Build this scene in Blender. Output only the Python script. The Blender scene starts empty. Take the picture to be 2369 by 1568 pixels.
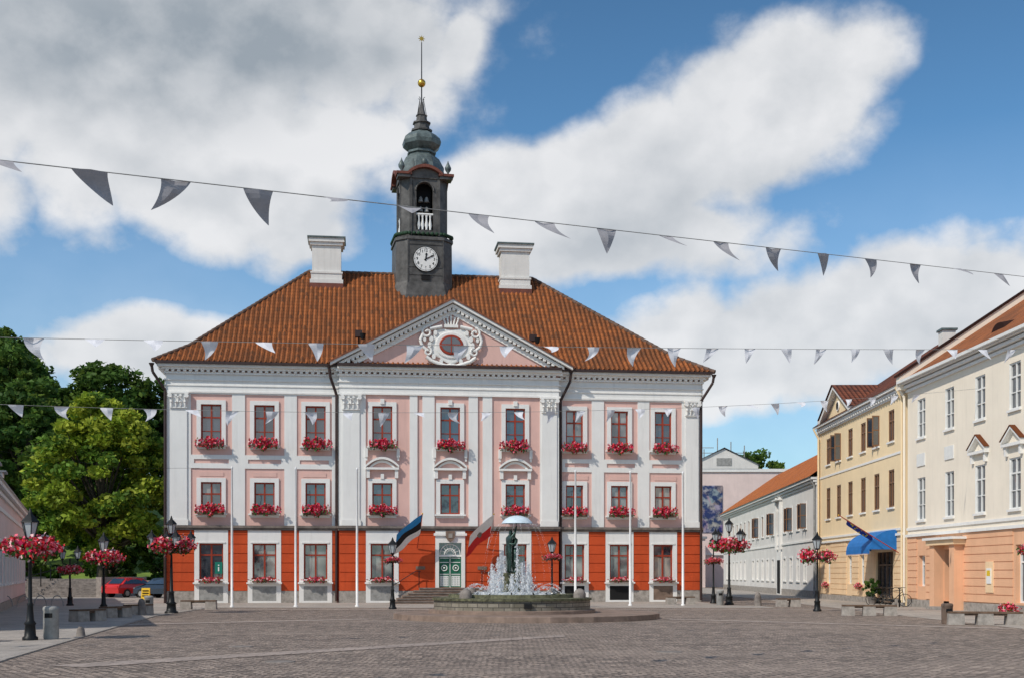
import bpy, math, random
import numpy as np
from mathutils import Vector, Matrix
random.seed(11); rng=np.random.default_rng(5)
scene=bpy.context.scene
scene.view_settings.view_transform='Standard'
scene.view_settings.look='None'
scene.view_settings.exposure=0
COL=scene.collection

# ------------------------------------------------------------------ materials
def newmat(name):
    m=bpy.data.materials.new(name); m.use_nodes=True
    nt=m.node_tree; b=nt.nodes['Principled BSDF']
    return m,nt,b
def nd(nt,t,**k):
    n=nt.nodes.new(t)
    for a,v in k.items(): setattr(n,a,v)
    return n
def mmath(nt,op,a,b=None,c=None,clamp=False):
    n=nt.nodes.new('ShaderNodeMath'); n.operation=op; n.use_clamp=clamp
    for i,v in enumerate((a,b,c)):
        if v is None: continue
        if isinstance(v,(int,float)): n.inputs[i].default_value=v
        else: nt.links.new(v,n.inputs[i])
    return n.outputs[0]
def mixc(nt,f,a,b,blend='MIX'):
    n=nt.nodes.new('ShaderNodeMix'); n.data_type='RGBA'; n.blend_type=blend
    for s,v in ((n.inputs[0],f),(n.inputs[6],a),(n.inputs[7],b)):
        if isinstance(v,(int,float)): s.default_value=v
        elif isinstance(v,tuple): s.default_value=(v[0],v[1],v[2],1)
        else: nt.links.new(v,s)
    return n.outputs[2]
def noise(nt,vec,scale,detail=4,rough=.55,dist=0):
    n=nt.nodes.new('ShaderNodeTexNoise'); n.inputs['Scale'].default_value=scale
    n.inputs['Detail'].default_value=detail; n.inputs['Roughness'].default_value=rough
    n.inputs['Distortion'].default_value=dist
    if vec is not None: nt.links.new(vec,n.inputs['Vector'])
    return n.outputs['Fac']
def mapr(nt,v,a,b,c,d,smooth=False):
    n=nt.nodes.new('ShaderNodeMapRange'); n.clamp=True
    if smooth: n.interpolation_type='SMOOTHSTEP'
    nt.links.new(v,n.inputs[0])
    for i,x in enumerate((a,b,c,d)): n.inputs[i+1].default_value=x
    return n.outputs[0]
def mapping(nt,vec,scale):
    n=nt.nodes.new('ShaderNodeMapping'); n.inputs['Scale'].default_value=scale
    nt.links.new(vec,n.inputs['Vector']); return n.outputs[0]
def objco(nt): return nd(nt,'ShaderNodeTexCoord').outputs['Object']
def bump(nt,b,h,dist=.02,strength=.6):
    n=nt.nodes.new('ShaderNodeBump'); n.inputs['Distance'].default_value=dist
    n.inputs['Strength'].default_value=strength
    nt.links.new(h,n.inputs['Height']); nt.links.new(n.outputs[0],b.inputs['Normal'])
def M(name,col,rough=.7,var=.15,scale=1.5,metal=0,bmp=0,streak=0,spec=.3):
    m,nt,b=newmat(name)
    co=objco(nt)
    n1=noise(nt,co,scale,3,.65)
    dark=tuple(c*(1-var*1.6) for c in col); lite=tuple(min(1,c*(1+var*.6)) for c in col)
    c=mixc(nt,mapr(nt,n1,.3,.7,0,1),dark,lite)
    if streak:
        n2=noise(nt,mapping(nt,co,(3.5,3.5,.25)),1.0,3,.7)
        c=mixc(nt,mapr(nt,n2,.52,.8,0,streak),c,tuple(x*.5 for x in col))
        n3=noise(nt,co,.35,2,.6)
        c=mixc(nt,mapr(nt,n3,.4,.75,0,streak*.4),c,tuple(x*.8 for x in col))
    nt.links.new(c,b.inputs['Base Color'])
    b.inputs['Roughness'].default_value=rough; b.inputs['Metallic'].default_value=metal
    b.inputs['Specular IOR Level'].default_value=spec
    if bmp:
        bump(nt,b,noise(nt,co,scale*14,2,.6),bmp,.7)
    return m
white=M('white_plaster',(.79,.785,.765),.8,.035,.8,bmp=.004,streak=.24)
trimw=M('white_trim',(.80,.79,.765),.75,.04,2,bmp=.004,streak=.18)
pink=M('pink_plaster',(.72,.465,.41),.85,.05,.7,bmp=.004,streak=.28)
red=M('red_plaster',(.56,.078,.02),.8,.12,.8,bmp=.004,streak=.4)
granite=M('granite',(.25,.22,.20),.8,.3,3,bmp=.01)
granite2=M('granite_light',(.38,.345,.31),.8,.25,4,bmp=.01)
brownst=M('brown_stone_steps',(.22,.155,.12),.85,.25,2,bmp=.01)
stepst=M('fountain_step_stone',(.28,.205,.165),.85,.25,2,bmp=.01,streak=.2)
beltst=M('belt_stone',(.20,.17,.15),.8,.3,2,bmp=.01)
frame_red=M('window_frame_red',(.32,.045,.02),.45,.1,3)
frame_wh=M('window_frame_white',(.76,.76,.74),.5,.05,3)
frame_br=M('window_frame_brown',(.22,.11,.055),.5,.1,3)
black=M('black_iron',(.018,.02,.022),.45,.2,6,metal=.4)
pipe_m=M('dark_downpipe',(.05,.03,.028),.5,.2,4)
lead=M('tower_sheet_metal',(.12,.115,.11),.55,.35,1.6,metal=.1,bmp=.01,streak=.5)
leadg=M('dome_sheet_metal',(.14,.175,.175),.45,.35,2.2,metal=.2,bmp=.01,streak=.4)
corn_red=M('tower_cornice_brown',(.19,.065,.045),.6,.2,3)
gold=M('gilded_metal',(.75,.45,.08),.3,.15,4,metal=.9)
dark=M('dark_interior',(.012,.012,.013),.9,.1,2)
wood=M('weathered_wood',(.17,.11,.075),.8,.3,5,bmp=.01)
green_door=M('green_paint',(.015,.13,.075),.5,.1,3)
cream=M('cream_plaster',(.86,.775,.65),.85,.04,.6,bmp=.004,streak=.2)
yellow=M('yellow_plaster',(.88,.70,.45),.85,.05,.6,bmp=.004,streak=.18)
peach=M('peach_plaster',(.80,.46,.28),.85,.07,.6,bmp=.004,streak=.25)
peach_l=M('pale_peach_plaster',(.84,.61,.38),.85,.07,.6,bmp=.004,streak=.25)
offwh=M('offwhite_plaster',(.74,.72,.69),.85,.07,.6,bmp=.004,streak=.28)
palepink=M('pale_pink_plaster',(.76,.61,.57),.85,.07,.6,streak=.2)
greyroof=M('grey_metal_roof',(.30,.31,.33),.5,.15,1,metal=.3)
graym=M('grey_concrete',(.33,.33,.32),.8,.2,4,bmp=.006)
blue_aw=M('blue_awning_cloth',(.02,.17,.50),.6,.12,3)
bronze=M('green_bronze',(.06,.105,.09),.4,.4,8,metal=.6)
greenwr=M('green_garland',(.02,.06,.03),.7,.4,10)
mossy=M('mossy_stone',(.14,.14,.08),.7,.45,5,bmp=.02)
skyblue=M('umbrella_metal',(.62,.74,.82),.3,.08,4)
redcar=M('red_car_paint',(.55,.02,.02),.25,.03,1,spec=.6)
blackcar=M('black_car_paint',(.02,.03,.05),.2,.03,1,spec=.6)
rubber=M('rubber',(.02,.02,.02),.8,.1,4)
ysign=M('yellow_sign',(.75,.5,.02),.5,.05,3)
cl_backlit=M('bunting_cloth_backlit_shade',(.38,.37,.39),.9,.08,6)  # top string: its backlit shade is put into the cloth colour as grey
cl_white=M('bunting_cloth_white',(.74,.74,.78),.9,.08,6)
f_blue=M('flag_blue',(.03,.26,.60),.8,.1,3); f_black=M('flag_black',(.015,.015,.017),.8,.1,3)
f_white=M('flag_white',(.78,.78,.78),.8,.05,3); f_red=M('flag_red',(.62,.03,.03),.8,.1,3); f_navy=M('flag_navy',(.015,.05,.36),.8,.1,3)
f_star=M('flag_yellow',(.85,.65,.03),.8,.05,3)
info_g=M('info_green',(.01,.18,.13),.5,.03,3)
lattice_w=M('white_paint',(.80,.80,.78),.5,.03,3)
poleM=M('flagpole_white',(.78,.78,.78),.4,.05,3)
bark=M('tree_bark',(.09,.075,.055),.9,.3,5,bmp=.02)
def leafmat(name,col):
    m,nt,b=newmat(name)
    co=objco(nt); n1=noise(nt,co,.9,1,.6)
    c=mixc(nt,mapr(nt,n1,.3,.7,0,1),tuple(x*.6 for x in col),tuple(x*1.35 for x in col))
    nt.links.new(c,b.inputs['Base Color']); b.inputs['Roughness'].default_value=.6
    b.inputs['Specular IOR Level'].default_value=.2
    tr=nd(nt,'ShaderNodeBsdfTranslucent'); nt.links.new(c,tr.inputs[0])
    mx=nd(nt,'ShaderNodeMixShader'); mx.inputs[0].default_value=.35
    nt.links.new(b.outputs[0],mx.inputs[1]); nt.links.new(tr.outputs[0],mx.inputs[2])
    nt.links.new(mx.outputs[0],nt.nodes['Material Output'].inputs[0])
    return m
lf_d=[leafmat('leaf_dark',(.042,.098,.02)),leafmat('leaf_mid',(.08,.155,.028)),leafmat('leaf_olive',(.13,.20,.035))]
lf_l=[leafmat('leaf_green',(.12,.22,.03)),leafmat('leaf_bright',(.26,.35,.035)),leafmat('leaf_yellowgreen',(.38,.44,.05))]
fl=[M('petal_red',(.62,.015,.025),.6,.1,9),M('petal_pink',(.80,.13,.20),.6,.1,9),M('petal_crimson',(.55,.01,.08),.6,.1,9),
    M('petal_pale',(.82,.50,.50),.6,.1,9),M('flower_leaf',(.06,.15,.03),.7,.3,9)]
def glassmat(name,base,curt=None):
    m,nt,b=newmat(name); co=objco(nt)
    n=noise(nt,co,.55,2,.5)
    c=mixc(nt,mapr(nt,n,.42,.62,0,1),base,curt or tuple(x*2.2 for x in base))
    nt.links.new(c,b.inputs['Base Color']); b.inputs['Roughness'].default_value=.04
    b.inputs['Specular IOR Level'].default_value=.7; b.inputs['IOR'].default_value=2.0
    bump(nt,b,noise(nt,co,1.1,1,.4),.02,.5)
    return m
glass=glassmat('window_glass',(.02,.028,.04))
glass2=glassmat('window_glass_curtained',(.03,.04,.05),(.30,.30,.28))
lampglass=M('lantern_glass',(.45,.50,.52),.15,.05,3,spec=.6)
def tilemat(name,ca,cb,cd,pu=.30,ps=.40,groove=.8):
    m,nt,b=newmat(name)
    uv=nd(nt,'ShaderNodeUVMap').outputs[0]
    sp=nd(nt,'ShaderNodeSeparateXYZ'); nt.links.new(uv,sp.inputs[0])
    u=mmath(nt,'DIVIDE',sp.outputs[0],pu); s=mmath(nt,'DIVIDE',sp.outputs[1],ps)
    fu=mmath(nt,'FRACT',u); fs=mmath(nt,'FRACT',s)
    cb_=nd(nt,'ShaderNodeCombineXYZ'); nt.links.new(mmath(nt,'FLOOR',u),cb_.inputs[0]); nt.links.new(mmath(nt,'FLOOR',s),cb_.inputs[1])
    wn=nd(nt,'ShaderNodeTexWhiteNoise'); wn.noise_dimensions='2D'; nt.links.new(cb_.outputs[0],wn.inputs['Vector'])
    c=mixc(nt,wn.outputs['Value'],ca,cb)
    big=noise(nt,objco(nt),.45,4,.65)
    c=mixc(nt,mapr(nt,big,.42,.72,0,.8),c,cd)
    rnd=mmath(nt,'GREATER_THAN',wn.outputs['Value'],.9)
    c=mixc(nt,mmath(nt,'MULTIPLY',rnd,.7),c,cd)
    hump=mmath(nt,'SINE',mmath(nt,'MULTIPLY',fu,math.pi))
    c=mixc(nt,mapr(nt,hump,.0,.75,groove,0),c,tuple(x*.22 for x in cd))
    c=mixc(nt,mapr(nt,fs,.0,.20,.75,0),c,tuple(x*.25 for x in cd))
    nt.links.new(c,b.inputs['Base Color']); b.inputs['Roughness'].default_value=.85
    b.inputs['Specular IOR Level'].default_value=.15
    h=mmath(nt,'ADD',mmath(nt,'MULTIPLY',hump,1.0),mmath(nt,'MULTIPLY',mmath(nt,'SUBTRACT',1.0,fs),.5))
    bump(nt,b,h,.06,.8)
    return m
tile=tilemat('clay_roof_tiles',(.40,.135,.045),(.24,.082,.032),(.15,.068,.035))
tile_o=tilemat('orange_roof_tiles',(.60,.19,.055),(.50,.15,.045),(.38,.12,.045),groove=.6)
tile_w=tilemat('weathered_roof_tiles',(.46,.16,.06),(.34,.12,.05),(.22,.09,.045),groove=.7)
tile_b=tilemat('brown_roof_tiles',(.24,.08,.045),(.16,.055,.035),(.10,.045,.035))
def settmat(name,bw,rh,c1,c2,mortar,msz=.012,scalevar=1,vs_=4.5,vst=.35,bd=.035,dk=.5):
    m,nt,b=newmat(name); co=objco(nt)
    dn=nd(nt,'ShaderNodeTexNoise'); dn.inputs['Scale'].default_value=1.7; dn.inputs['Detail'].default_value=2
    nt.links.new(co,dn.inputs['Vector'])
    vm=nd(nt,'ShaderNodeVectorMath',operation='SCALE'); nt.links.new(dn.outputs['Color'],vm.inputs[0]); vm.inputs['Scale'].default_value=.16*scalevar
    va=nd(nt,'ShaderNodeVectorMath',operation='ADD'); nt.links.new(co,va.inputs[0]); nt.links.new(vm.outputs[0],va.inputs[1])
    br=nd(nt,'ShaderNodeTexBrick'); nt.links.new(va.outputs[0],br.inputs['Vector'])
    br.inputs['Scale'].default_value=1; br.inputs['Brick Width'].default_value=bw; br.inputs['Row Height'].default_value=rh
    br.inputs['Mortar Size'].default_value=msz; br.inputs['Mortar Smooth'].default_value=.4
    br.inputs['Color1'].default_value=(*c1,1); br.inputs['Color2'].default_value=(*c2,1); br.inputs['Mortar'].default_value=(*mortar,1)
    vo=nd(nt,'ShaderNodeTexVoronoi'); vo.inputs['Scale'].default_value=vs_; nt.links.new(va.outputs[0],vo.inputs['Vector'])
    bw_=nd(nt,'ShaderNodeRGBToBW'); nt.links.new(vo.outputs['Color'],bw_.inputs[0])
    k=mapr(nt,bw_.outputs[0],.2,.8,1-vst,1+vst)
    cc=nd(nt,'ShaderNodeCombineColor'); nt.links.new(k,cc.inputs[0]); nt.links.new(mmath(nt,'MULTIPLY',k,.99),cc.inputs[1]); nt.links.new(mmath(nt,'MULTIPLY',k,.98),cc.inputs[2])
    c=mixc(nt,1.0,br.outputs['Color'],cc.outputs[0],'MULTIPLY')
    n1=noise(nt,co,.22,4,.6); c=mixc(nt,mapr(nt,n1,.35,.68,0,dk),c,tuple(x*.62 for x in c1))
    n2=noise(nt,mapping(nt,co,(.05,.35,1)),1,3,.6); c=mixc(nt,mapr(nt,n2,.5,.7,0,.3),c,tuple(min(1,x*1.25) for x in c1))
    n3=noise(nt,co,26,2,.65); c=mixc(nt,mapr(nt,n3,.4,.68,0,.55),c,tuple(x*.5 for x in c1))
    nt.links.new(c,b.inputs['Base Color']); b.inputs['Roughness'].default_value=.7; b.inputs['Specular IOR Level'].default_value=.4
    h=mmath(nt,'ADD',mmath(nt,'MULTIPLY',br.outputs['Fac'],-1.2),mmath(nt,'MULTIPLY',n3,.4))
    h=mmath(nt,'ADD',h,mmath(nt,'MULTIPLY',bw_.outputs[0],.7))
    bump(nt,b,h,bd,1.0)
    return m
cobble=settmat('cobblestone_setts',.25,.18,(.47,.375,.31),(.31,.25,.215),(.065,.05,.04),.032,1.3,4.6,.5,.075,.45)
slabs=settmat('paving_slabs',.9,.6,(.47,.425,.38),(.38,.345,.31),(.15,.135,.12),.014,.12,1.3,.12,.02,.35)
slab_r=settmat('paving_band_stone',.6,.35,(.46,.375,.325),(.37,.31,.275),(.13,.11,.095),.014,.2,3,.2,.02,.4)
def grassmat():
    m,nt,b=newmat('grass'); co=objco(nt)
    n=noise(nt,co,.5,5,.7); c=mixc(nt,mapr(nt,n,.3,.7,0,1),(.09,.17,.025),(.20,.30,.045))
    nt.links.new(c,b.inputs['Base Color']); b.inputs['Roughness'].default_value=.9
    bump(nt,b,noise(nt,co,8,3,.7),.05,1); return m
grass=grassmat()
def basinstone():
    m,nt,b=newmat('basin_block_stone'); co=objco(nt)
    sp=nd(nt,'ShaderNodeSeparateXYZ'); nt.links.new(co,sp.inputs[0])
    an=mmath(nt,'MULTIPLY',mmath(nt,'ARCTAN2',sp.outputs[0],sp.outputs[1]),3.1)
    cb=nd(nt,'ShaderNodeCombineXYZ'); nt.links.new(an,cb.inputs[0]); nt.links.new(sp.outputs[2],cb.inputs[1])
    br=nd(nt,'ShaderNodeTexBrick'); nt.links.new(cb.outputs[0],br.inputs['Vector'])
    br.inputs['Scale'].default_value=1; br.inputs['Brick Width'].default_value=.42; br.inputs['Row Height'].default_value=.16
    br.inputs['Mortar Size'].default_value=.014
    br.inputs['Color1'].default_value=(.17,.15,.12,1); br.inputs['Color2'].default_value=(.30,.27,.22,1); br.inputs['Mortar'].default_value=(.06,.055,.05,1)
    n=noise(nt,co,3,4,.7); c=mixc(nt,mapr(nt,n,.4,.7,0,.6),br.outputs['Color'],(.11,.10,.065))
    nt.links.new(c,b.inputs['Base Color']); b.inputs['Roughness'].default_value=.7
    bump(nt,b,mmath(nt,'MULTIPLY',br.outputs['Fac'],-1),.03,.8); return m
basin_m=basinstone()
def watermat():
    m,nt,b=newmat('fountain_water'); b.inputs['Base Color'].default_value=(.08,.12,.12,1); b.inputs['Roughness'].default_value=.08
    bump(nt,b,noise(nt,objco(nt),9,3,.6),.04,.8); return m
water=watermat()
def spraymat():
    m,nt,b=newmat('water_spray'); b.inputs['Base Color'].default_value=(.92,.94,.96,1); b.inputs['Roughness'].default_value=.3
    tr=nd(nt,'ShaderNodeBsdfTranslucent'); tr.inputs[0].default_value=(.95,.96,.98,1)
    mx=nd(nt,'ShaderNodeMixShader'); mx.inputs[0].default_value=.5
    nt.links.new(b.outputs[0],mx.inputs[1]); nt.links.new(tr.outputs[0],mx.inputs[2])
    nt.links.new(mx.outputs[0],nt.nodes['Material Output'].inputs[0]); return m
spray=spraymat()
def postermat():
    m,nt,b=newmat('printed_banner'); co=objco(nt)
    vo=nd(nt,'ShaderNodeTexVoronoi'); vo.inputs['Scale'].default_value=.8; nt.links.new(co,vo.inputs['Vector'])
    n=noise(nt,co,1.2,4,.6)
    c=mixc(nt,mapr(nt,n,.45,.6,0,1),(.02,.04,.14),(.40,.38,.42))
    c=mixc(nt,.4,c,vo.outputs['Color'],'MULTIPLY')
    nt.links.new(c,b.inputs['Base Color']); return m
poster=postermat()

# ------------------------------------------------------------------ mesh builder
def empty(name,loc=(0,0,0),rz=0,parent=None):
    e=bpy.data.objects.new(name,None); e.location=loc; e.rotation_euler=(0,0,rz); COL.objects.link(e)
    if parent: e.parent=parent
    e.empty_display_size=.5
    return e
class B:
    def __init__(s): s.v=[];s.f=[];s.mi=[];s.mats=[];s.uv=[];s.sm=[]
    def m(s,mat):
        if mat not in s.mats: s.mats.append(mat)
        return s.mats.index(mat)
    def face(s,pts,mat,smooth=False,uv=None):
        n=len(s.v); s.v+= [tuple(p) for p in pts]; s.f.append(tuple(range(n,n+len(pts)))); s.mi.append(s.m(mat)); s.sm.append(smooth)
        s.uv.append(uv or [(0,0)]*len(pts))
    def roof(s,pts,mat):
        P=[Vector(p) for p in pts]; n=(P[1]-P[0]).cross(P[2]-P[0]).normalized()
        if n.z<0: n=-n
        e=Vector((0,0,1)).cross(n)
        e=e.normalized() if e.length>1e-4 else Vector((1,0,0)); t=n.cross(e)
        s.face(pts,mat,False,[(p.dot(e),p.dot(t)) for p in P])
    def idx(s,vs,fs,mat,smooth=False):
        n=len(s.v); s.v+=[tuple(p) for p in vs]; k=s.m(mat)
        for f in fs:
            s.f.append(tuple(n+i for i in f)); s.mi.append(k); s.sm.append(smooth); s.uv.append([(0,0)]*len(f))
    def hexa(s,p,mat):
        s.idx(p,[(0,3,2,1),(4,5,6,7),(0,1,5,4),(1,2,6,5),(2,3,7,6),(3,0,4,7)],mat)
    def box(s,x0,x1,y0,y1,z0,z1,mat):
        s.hexa([(x0,y0,z0),(x1,y0,z0),(x1,y1,z0),(x0,y1,z0),(x0,y0,z1),(x1,y0,z1),(x1,y1,z1),(x0,y1,z1)],mat)
    def beam(s,p0,p1,y0,y1,h0,h1,mat):
        (a,za),(b,zb)=p0,p1
        s.hexa([(a,y0,za+h0),(b,y0,zb+h0),(b,y1,zb+h0),(a,y1,za+h0),(a,y0,za+h1),(b,y0,zb+h1),(b,y1,zb+h1),(a,y1,za+h1)],mat)
    def loft(s,rings,mat,cap=True,smooth=False,closed=True):
        n=len(rings[0]); vs=[p for r in rings for p in r]; fs=[]
        for i in range(len(rings)-1):
            for j in range(n if closed else n-1):
                k=(j+1)%n; fs.append((i*n+j,i*n+k,(i+1)*n+k,(i+1)*n+j))
        s.idx(vs,fs,mat,smooth)
        if cap:
            s.face(list(reversed(rings[0])),mat); s.face(rings[-1],mat)
    def lathe(s,cx,cy,prof,n,mat,smooth=True,ph=0,cap=True):
        rings=[[(cx+r*math.cos(ph+2*math.pi*j/n),cy+r*math.sin(ph+2*math.pi*j/n),z) for j in range(n)] for r,z in prof]
        s.loft(rings,mat,cap,smooth)
    def tube(s,p0,p1,r,mat,n=8,r1=None,smooth=True):
        p0=Vector(p0);p1=Vector(p1); d=(p1-p0)
        if d.length<1e-6: return
        d.normalize(); a=d.orthogonal().normalized(); b=d.cross(a); r1=r if r1 is None else r1
        rings=[[tuple(p+(a*math.cos(2*math.pi*j/n)+b*math.sin(2*math.pi*j/n))*q) for j in range(n)] for p,q in ((p0,r),(p1,r1))]
        s.loft(rings,mat,True,smooth)
    def path(s,pts,r,mat,n=8):
        for a,b in zip(pts[:-1],pts[1:]): s.tube(a,b,r,mat,n)
    def ball(s,c,r,mat,n=12,sz=1):
        prof=[(max(.001,r*math.sin(math.pi*i/8)),c[2]-r*sz*math.cos(math.pi*i/8)) for i in range(9)]
        s.lathe(c[0],c[1],prof,n,mat)
    def obj(s,name,parent=None,loc=(0,0,0),rz=0):
        me=bpy.data.meshes.new(name); me.from_pydata(s.v,[],s.f)
        for mt in s.mats: me.materials.append(mt)
        me.polygons.foreach_set('material_index',s.mi); me.polygons.foreach_set('use_smooth',s.sm)
        uvl=me.uv_layers.new(name='UVMap'); flat=[c for f in s.uv for p in f for c in p]; uvl.data.foreach_set('uv',flat)
        me.update(); o=bpy.data.objects.new(name,me); COL.objects.link(o)
        o.location=loc; o.rotation_euler=(0,0,rz)
        if parent: o.parent=parent
        return o
def link(name,me,parent=None,loc=(0,0,0),rz=0,sc=(1,1,1)):
    o=bpy.data.objects.new(name,me); COL.objects.link(o); o.location=loc; o.rotation_euler=(0,0,rz); o.scale=sc
    if parent: o.parent=parent
    return o
def wall(b,u0,u1,z0,z1,holes,v,mat,depth=.16,rev=None):
    us=sorted(set([u0,u1]+[h[i] for h in holes for i in (0,1)])); zs=sorted(set([z0,z1]+[h[i] for h in holes for i in (2,3)]))
    us=[u for u in us if u0<=u<=u1]; zs=[z for z in zs if z0<=z<=z1]
    for a,c in zip(us[:-1],us[1:]):
        for d,e in zip(zs[:-1],zs[1:]):
            mu,mz=(a+c)/2,(d+e)/2
            if any(h[0]<mu<h[1] and h[2]<mz<h[3] for h in holes): continue
            b.face([(a,v,d),(c,v,d),(c,v,e),(a,v,e)],mat)
    rev=rev or mat
    for h in holes:
        a,c,d,e=h; w=v+depth
        b.face([(a,v,d),(a,w,d),(a,w,e),(a,v,e)],rev); b.face([(c,v,d),(c,v,e),(c,w,e),(c,w,d)],rev)
        b.face([(a,v,e),(a,w,e),(c,w,e),(c,v,e)],rev); b.face([(a,v,d),(c,v,d),(c,w,d),(a,w,d)],rev)
def window(b,h,v,fm,gm,cols=2,rows=(.36,.68),depth=.16,fw=.07,mw=.05):
    a,c,d,e=h; w=v+depth
    b.face([(a,w-.02,d),(c,w-.02,d),(c,w-.02,e),(a,w-.02,e)],gm)
    y0,y1=w-.09,w-.005
    b.box(a,a+fw,y0,y1,d,e,fm); b.box(c-fw,c,y0,y1,d,e,fm)
    b.box(a+fw,c-fw,y0,y1,d,d+fw,fm); b.box(a+fw,c-fw,y0,y1,e-fw,e,fm)
    for i in range(1,cols):
        x=a+(c-a)*i/cols; b.box(x-mw,x+mw,y0+.004,y1,d+fw,e-fw,fm)
    for k,r in enumerate(rows):
        z=d+(e-d)*r; t=mw*(.9 if r==rows[-1] else .5); b.box(a+fw,c-fw,y0+.012,y1,z-t,z+t,fm)
def casement(b,x,z0,z1,wd_,fm,gm,v=0):
    b.box(x-.02,x+.02,v-wd_,v-wd_+.06,z0,z1,fm); b.box(x-.02,x+.02,v-.06,v,z0,z1,fm)
    for zz in (z0,(z0+z1)/2,z1-.06): b.box(x-.018,x+.018,v-wd_+.06,v-.06,zz,zz+.06,fm)
    b.box(x-.004,x+.004,v-wd_+.06,v-.06,z0+.06,z1-.06,gm)
def surround(b,h,v,mat,w=.26,p=.07,sill=.22,bottom=True):
    a,c,d,e=h
    b.box(a-w,a-.001,v-p,v+.01,d-(w if bottom else 0),e+w,mat); b.box(c+.001,c+w,v-p,v+.01,d-(w if bottom else 0),e+w,mat)
    b.box(a-.001,c+.001,v-p,v+.01,e+.001,e+w,mat)
    if bottom: b.box(a-.001,c+.001,v-p,v+.01,d-w,d-.001,mat)
    if sill: b.box(a-w-.08,c+w+.08,v-sill,v+.01,d-.12,d-.02,mat)

# flower clusters -----------------------------------------------------------
def cluster_mesh(name,n,rx,ry,rz,size,weights,seed):
    r=np.random.default_rng(seed)
    pts=r.normal(size=(n,3)); pts/=np.linalg.norm(pts,axis=1)[:,None]; pts*= (r.random(n)**.35)[:,None]
    pts*=np.array([rx,ry,rz]); pts*= (1+.22*np.sin(pts[:,0:1]*9/rx+seed))
    t=r.normal(size=(n,3)); t/=np.linalg.norm(t,axis=1)[:,None]; q=r.normal(size=(n,3)); q=np.cross(t,q); q/=np.linalg.norm(q,axis=1)[:,None]
    s=size*(.6+.8*r.random(n))
    mi=r.choice(5,size=n,p=weights); mi=np.where((pts[:,2]<-.45*rz)&(r.random(n)<.5),4,mi)
    V=np.stack([pts+(t+q*.2)*s[:,None],pts+(q-.2*t)*s[:,None],pts-(t+.2*q)*s[:,None],pts-(q-.2*t)*s[:,None]],1).reshape(-1,3)
    me=bpy.data.meshes.new(name); me.from_pydata(V.tolist(),[],[(4*i,4*i+1,4*i+2,4*i+3) for i in range(n)])
    for m_ in fl: me.materials.append(m_)
    me.polygons.foreach_set('material_index',mi.astype(int).tolist()); me.update(); return me
boxfl=[cluster_mesh('geraniums',640,.90,.27,.35,.058,[.35,.26,.22,.06,.11],s) for s in (1,2,3)]
boxfl_s=[cluster_mesh('petunias',340,.82,.19,.18,.048,[.24,.28,.16,.15,.17],s) for s in (4,5)]
basket=[cluster_mesh('hanging_flowers',480,.42,.42,.29,.052,[.32,.30,.10,.12,.16],s) for s in (6,7)]

# ================================================================== TOWN HALL
A=math.atan(.1256)
TH=empty('town_hall',(-20.473,71.7,0),A)
W=32.56; R0,R1=10.14,23.47; RV=-.42
wc=[2.60,5.71,8.73,12.71,16.80,20.78,24.52,27.35,30.12]
def vof(u): return RV if R0<u<R1 else 0
ZB=4.48; ZT=14.2
walls=B(); trim=B(); win=B()
up=[];lo=[];gr=[]
for i,c in enumerate(wc):
    hw=.60 if i<6 else .54
    up.append((c-hw,c+hw,9.42,11.82)); lo.append((c-hw,c+hw,5.36,7.2))
    if i!=4: gr.append((c-.70 if i<6 else c-.62,c+.70 if i<6 else c+.62,1.42,3.55))
door=(16.80-.68,16.80+.68,.92,3.62)
for (a,b_,v) in ((0,R0,0),(R0,R1,RV),(R1,W,0)):
    f=lambda L:[h for h in L if a<(h[0]+h[1])/2<b_]
    wall(walls,a,b_,ZB,ZT,f(up)+f(lo),v,pink,.17,trimw)
    hs=f(gr)+([door] if v<0 else [])
    wall(walls,a,b_,.72,ZB,hs,v,red,.2,trimw)
    wall(walls,a,b_,0,.72,[],v-.05,granite2)
    walls.box(a,b_,v-.05,v+.02,.70,.722,granite2)
for x in (R0,R1):
    walls.face([(x,RV,0),(x,0,0),(x,0,ZB),(x,RV,ZB)],red); walls.face([(x,RV,ZB),(x,0,ZB),(x,0,ZT),(x,RV,ZT)],white)
for x in (0,W):
    walls.face([(x,0,0),(x,16,0),(x,16,ZB),(x,0,ZB)],red); walls.face([(x,0,ZB),(x,16,ZB),(x,16,ZT),(x,0,ZT)],pink)
walls.face([(0,16,0),(W,16,0),(W,16,ZT),(0,16,ZT)],pink)
for k in range(1,6):
    for z0,z1 in ((1.42,3.5),(5.36,7.16),(9.42,11.78)):
        for x,s in ((0,-1),(W,1)):
            walls.box(x-.06 if s<0 else x,x if s<0 else x+.06,k*2.7-.85,k*2.7+.85,z0-.2,z1+.2,trimw)
            win.box(x-.08 if s<0 else x,x if s<0 else x+.08,k*2.7-.55,k*2.7+.55,z0,z1,glass)
walls.obj('walls',TH)
for i,h in enumerate(up): window(win,h,vof(wc[i]),frame_red,glass2 if i in(6,7) else glass,2,(.34,.68),.17,.085,.048)
for i,h in enumerate(lo): window(win,h,vof(wc[i]),frame_red,glass2 if i in(7,8,0) else glass,2,(.62,),.17,.085,.048)
for i,h in enumerate(gr): window(win,h,vof((h[0]+h[1])/2),frame_red,glass2,2,(.68,),.2,.09,.05)
win.obj('windows',TH)
def bandz(u0,u1,z0,z1,v,p=.06,mat=white): trim.box(u0,u1,v-p,v+.01,z0,z1,mat)
pan=[(1.42,3.81),(4.57,6.88),(7.62,9.70),(23.75,25.60),(26.37,28.50),(29.24,31.31)]
segs=[(0,1.42),(3.81,4.57),(6.88,7.62),(9.70,R0),(R1,23.75),(25.60,26.37),(28.50,29.24),(31.31,W)]
for a,b_ in segs: bandz(a,b_,ZB+.15,12.42,0)
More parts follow.
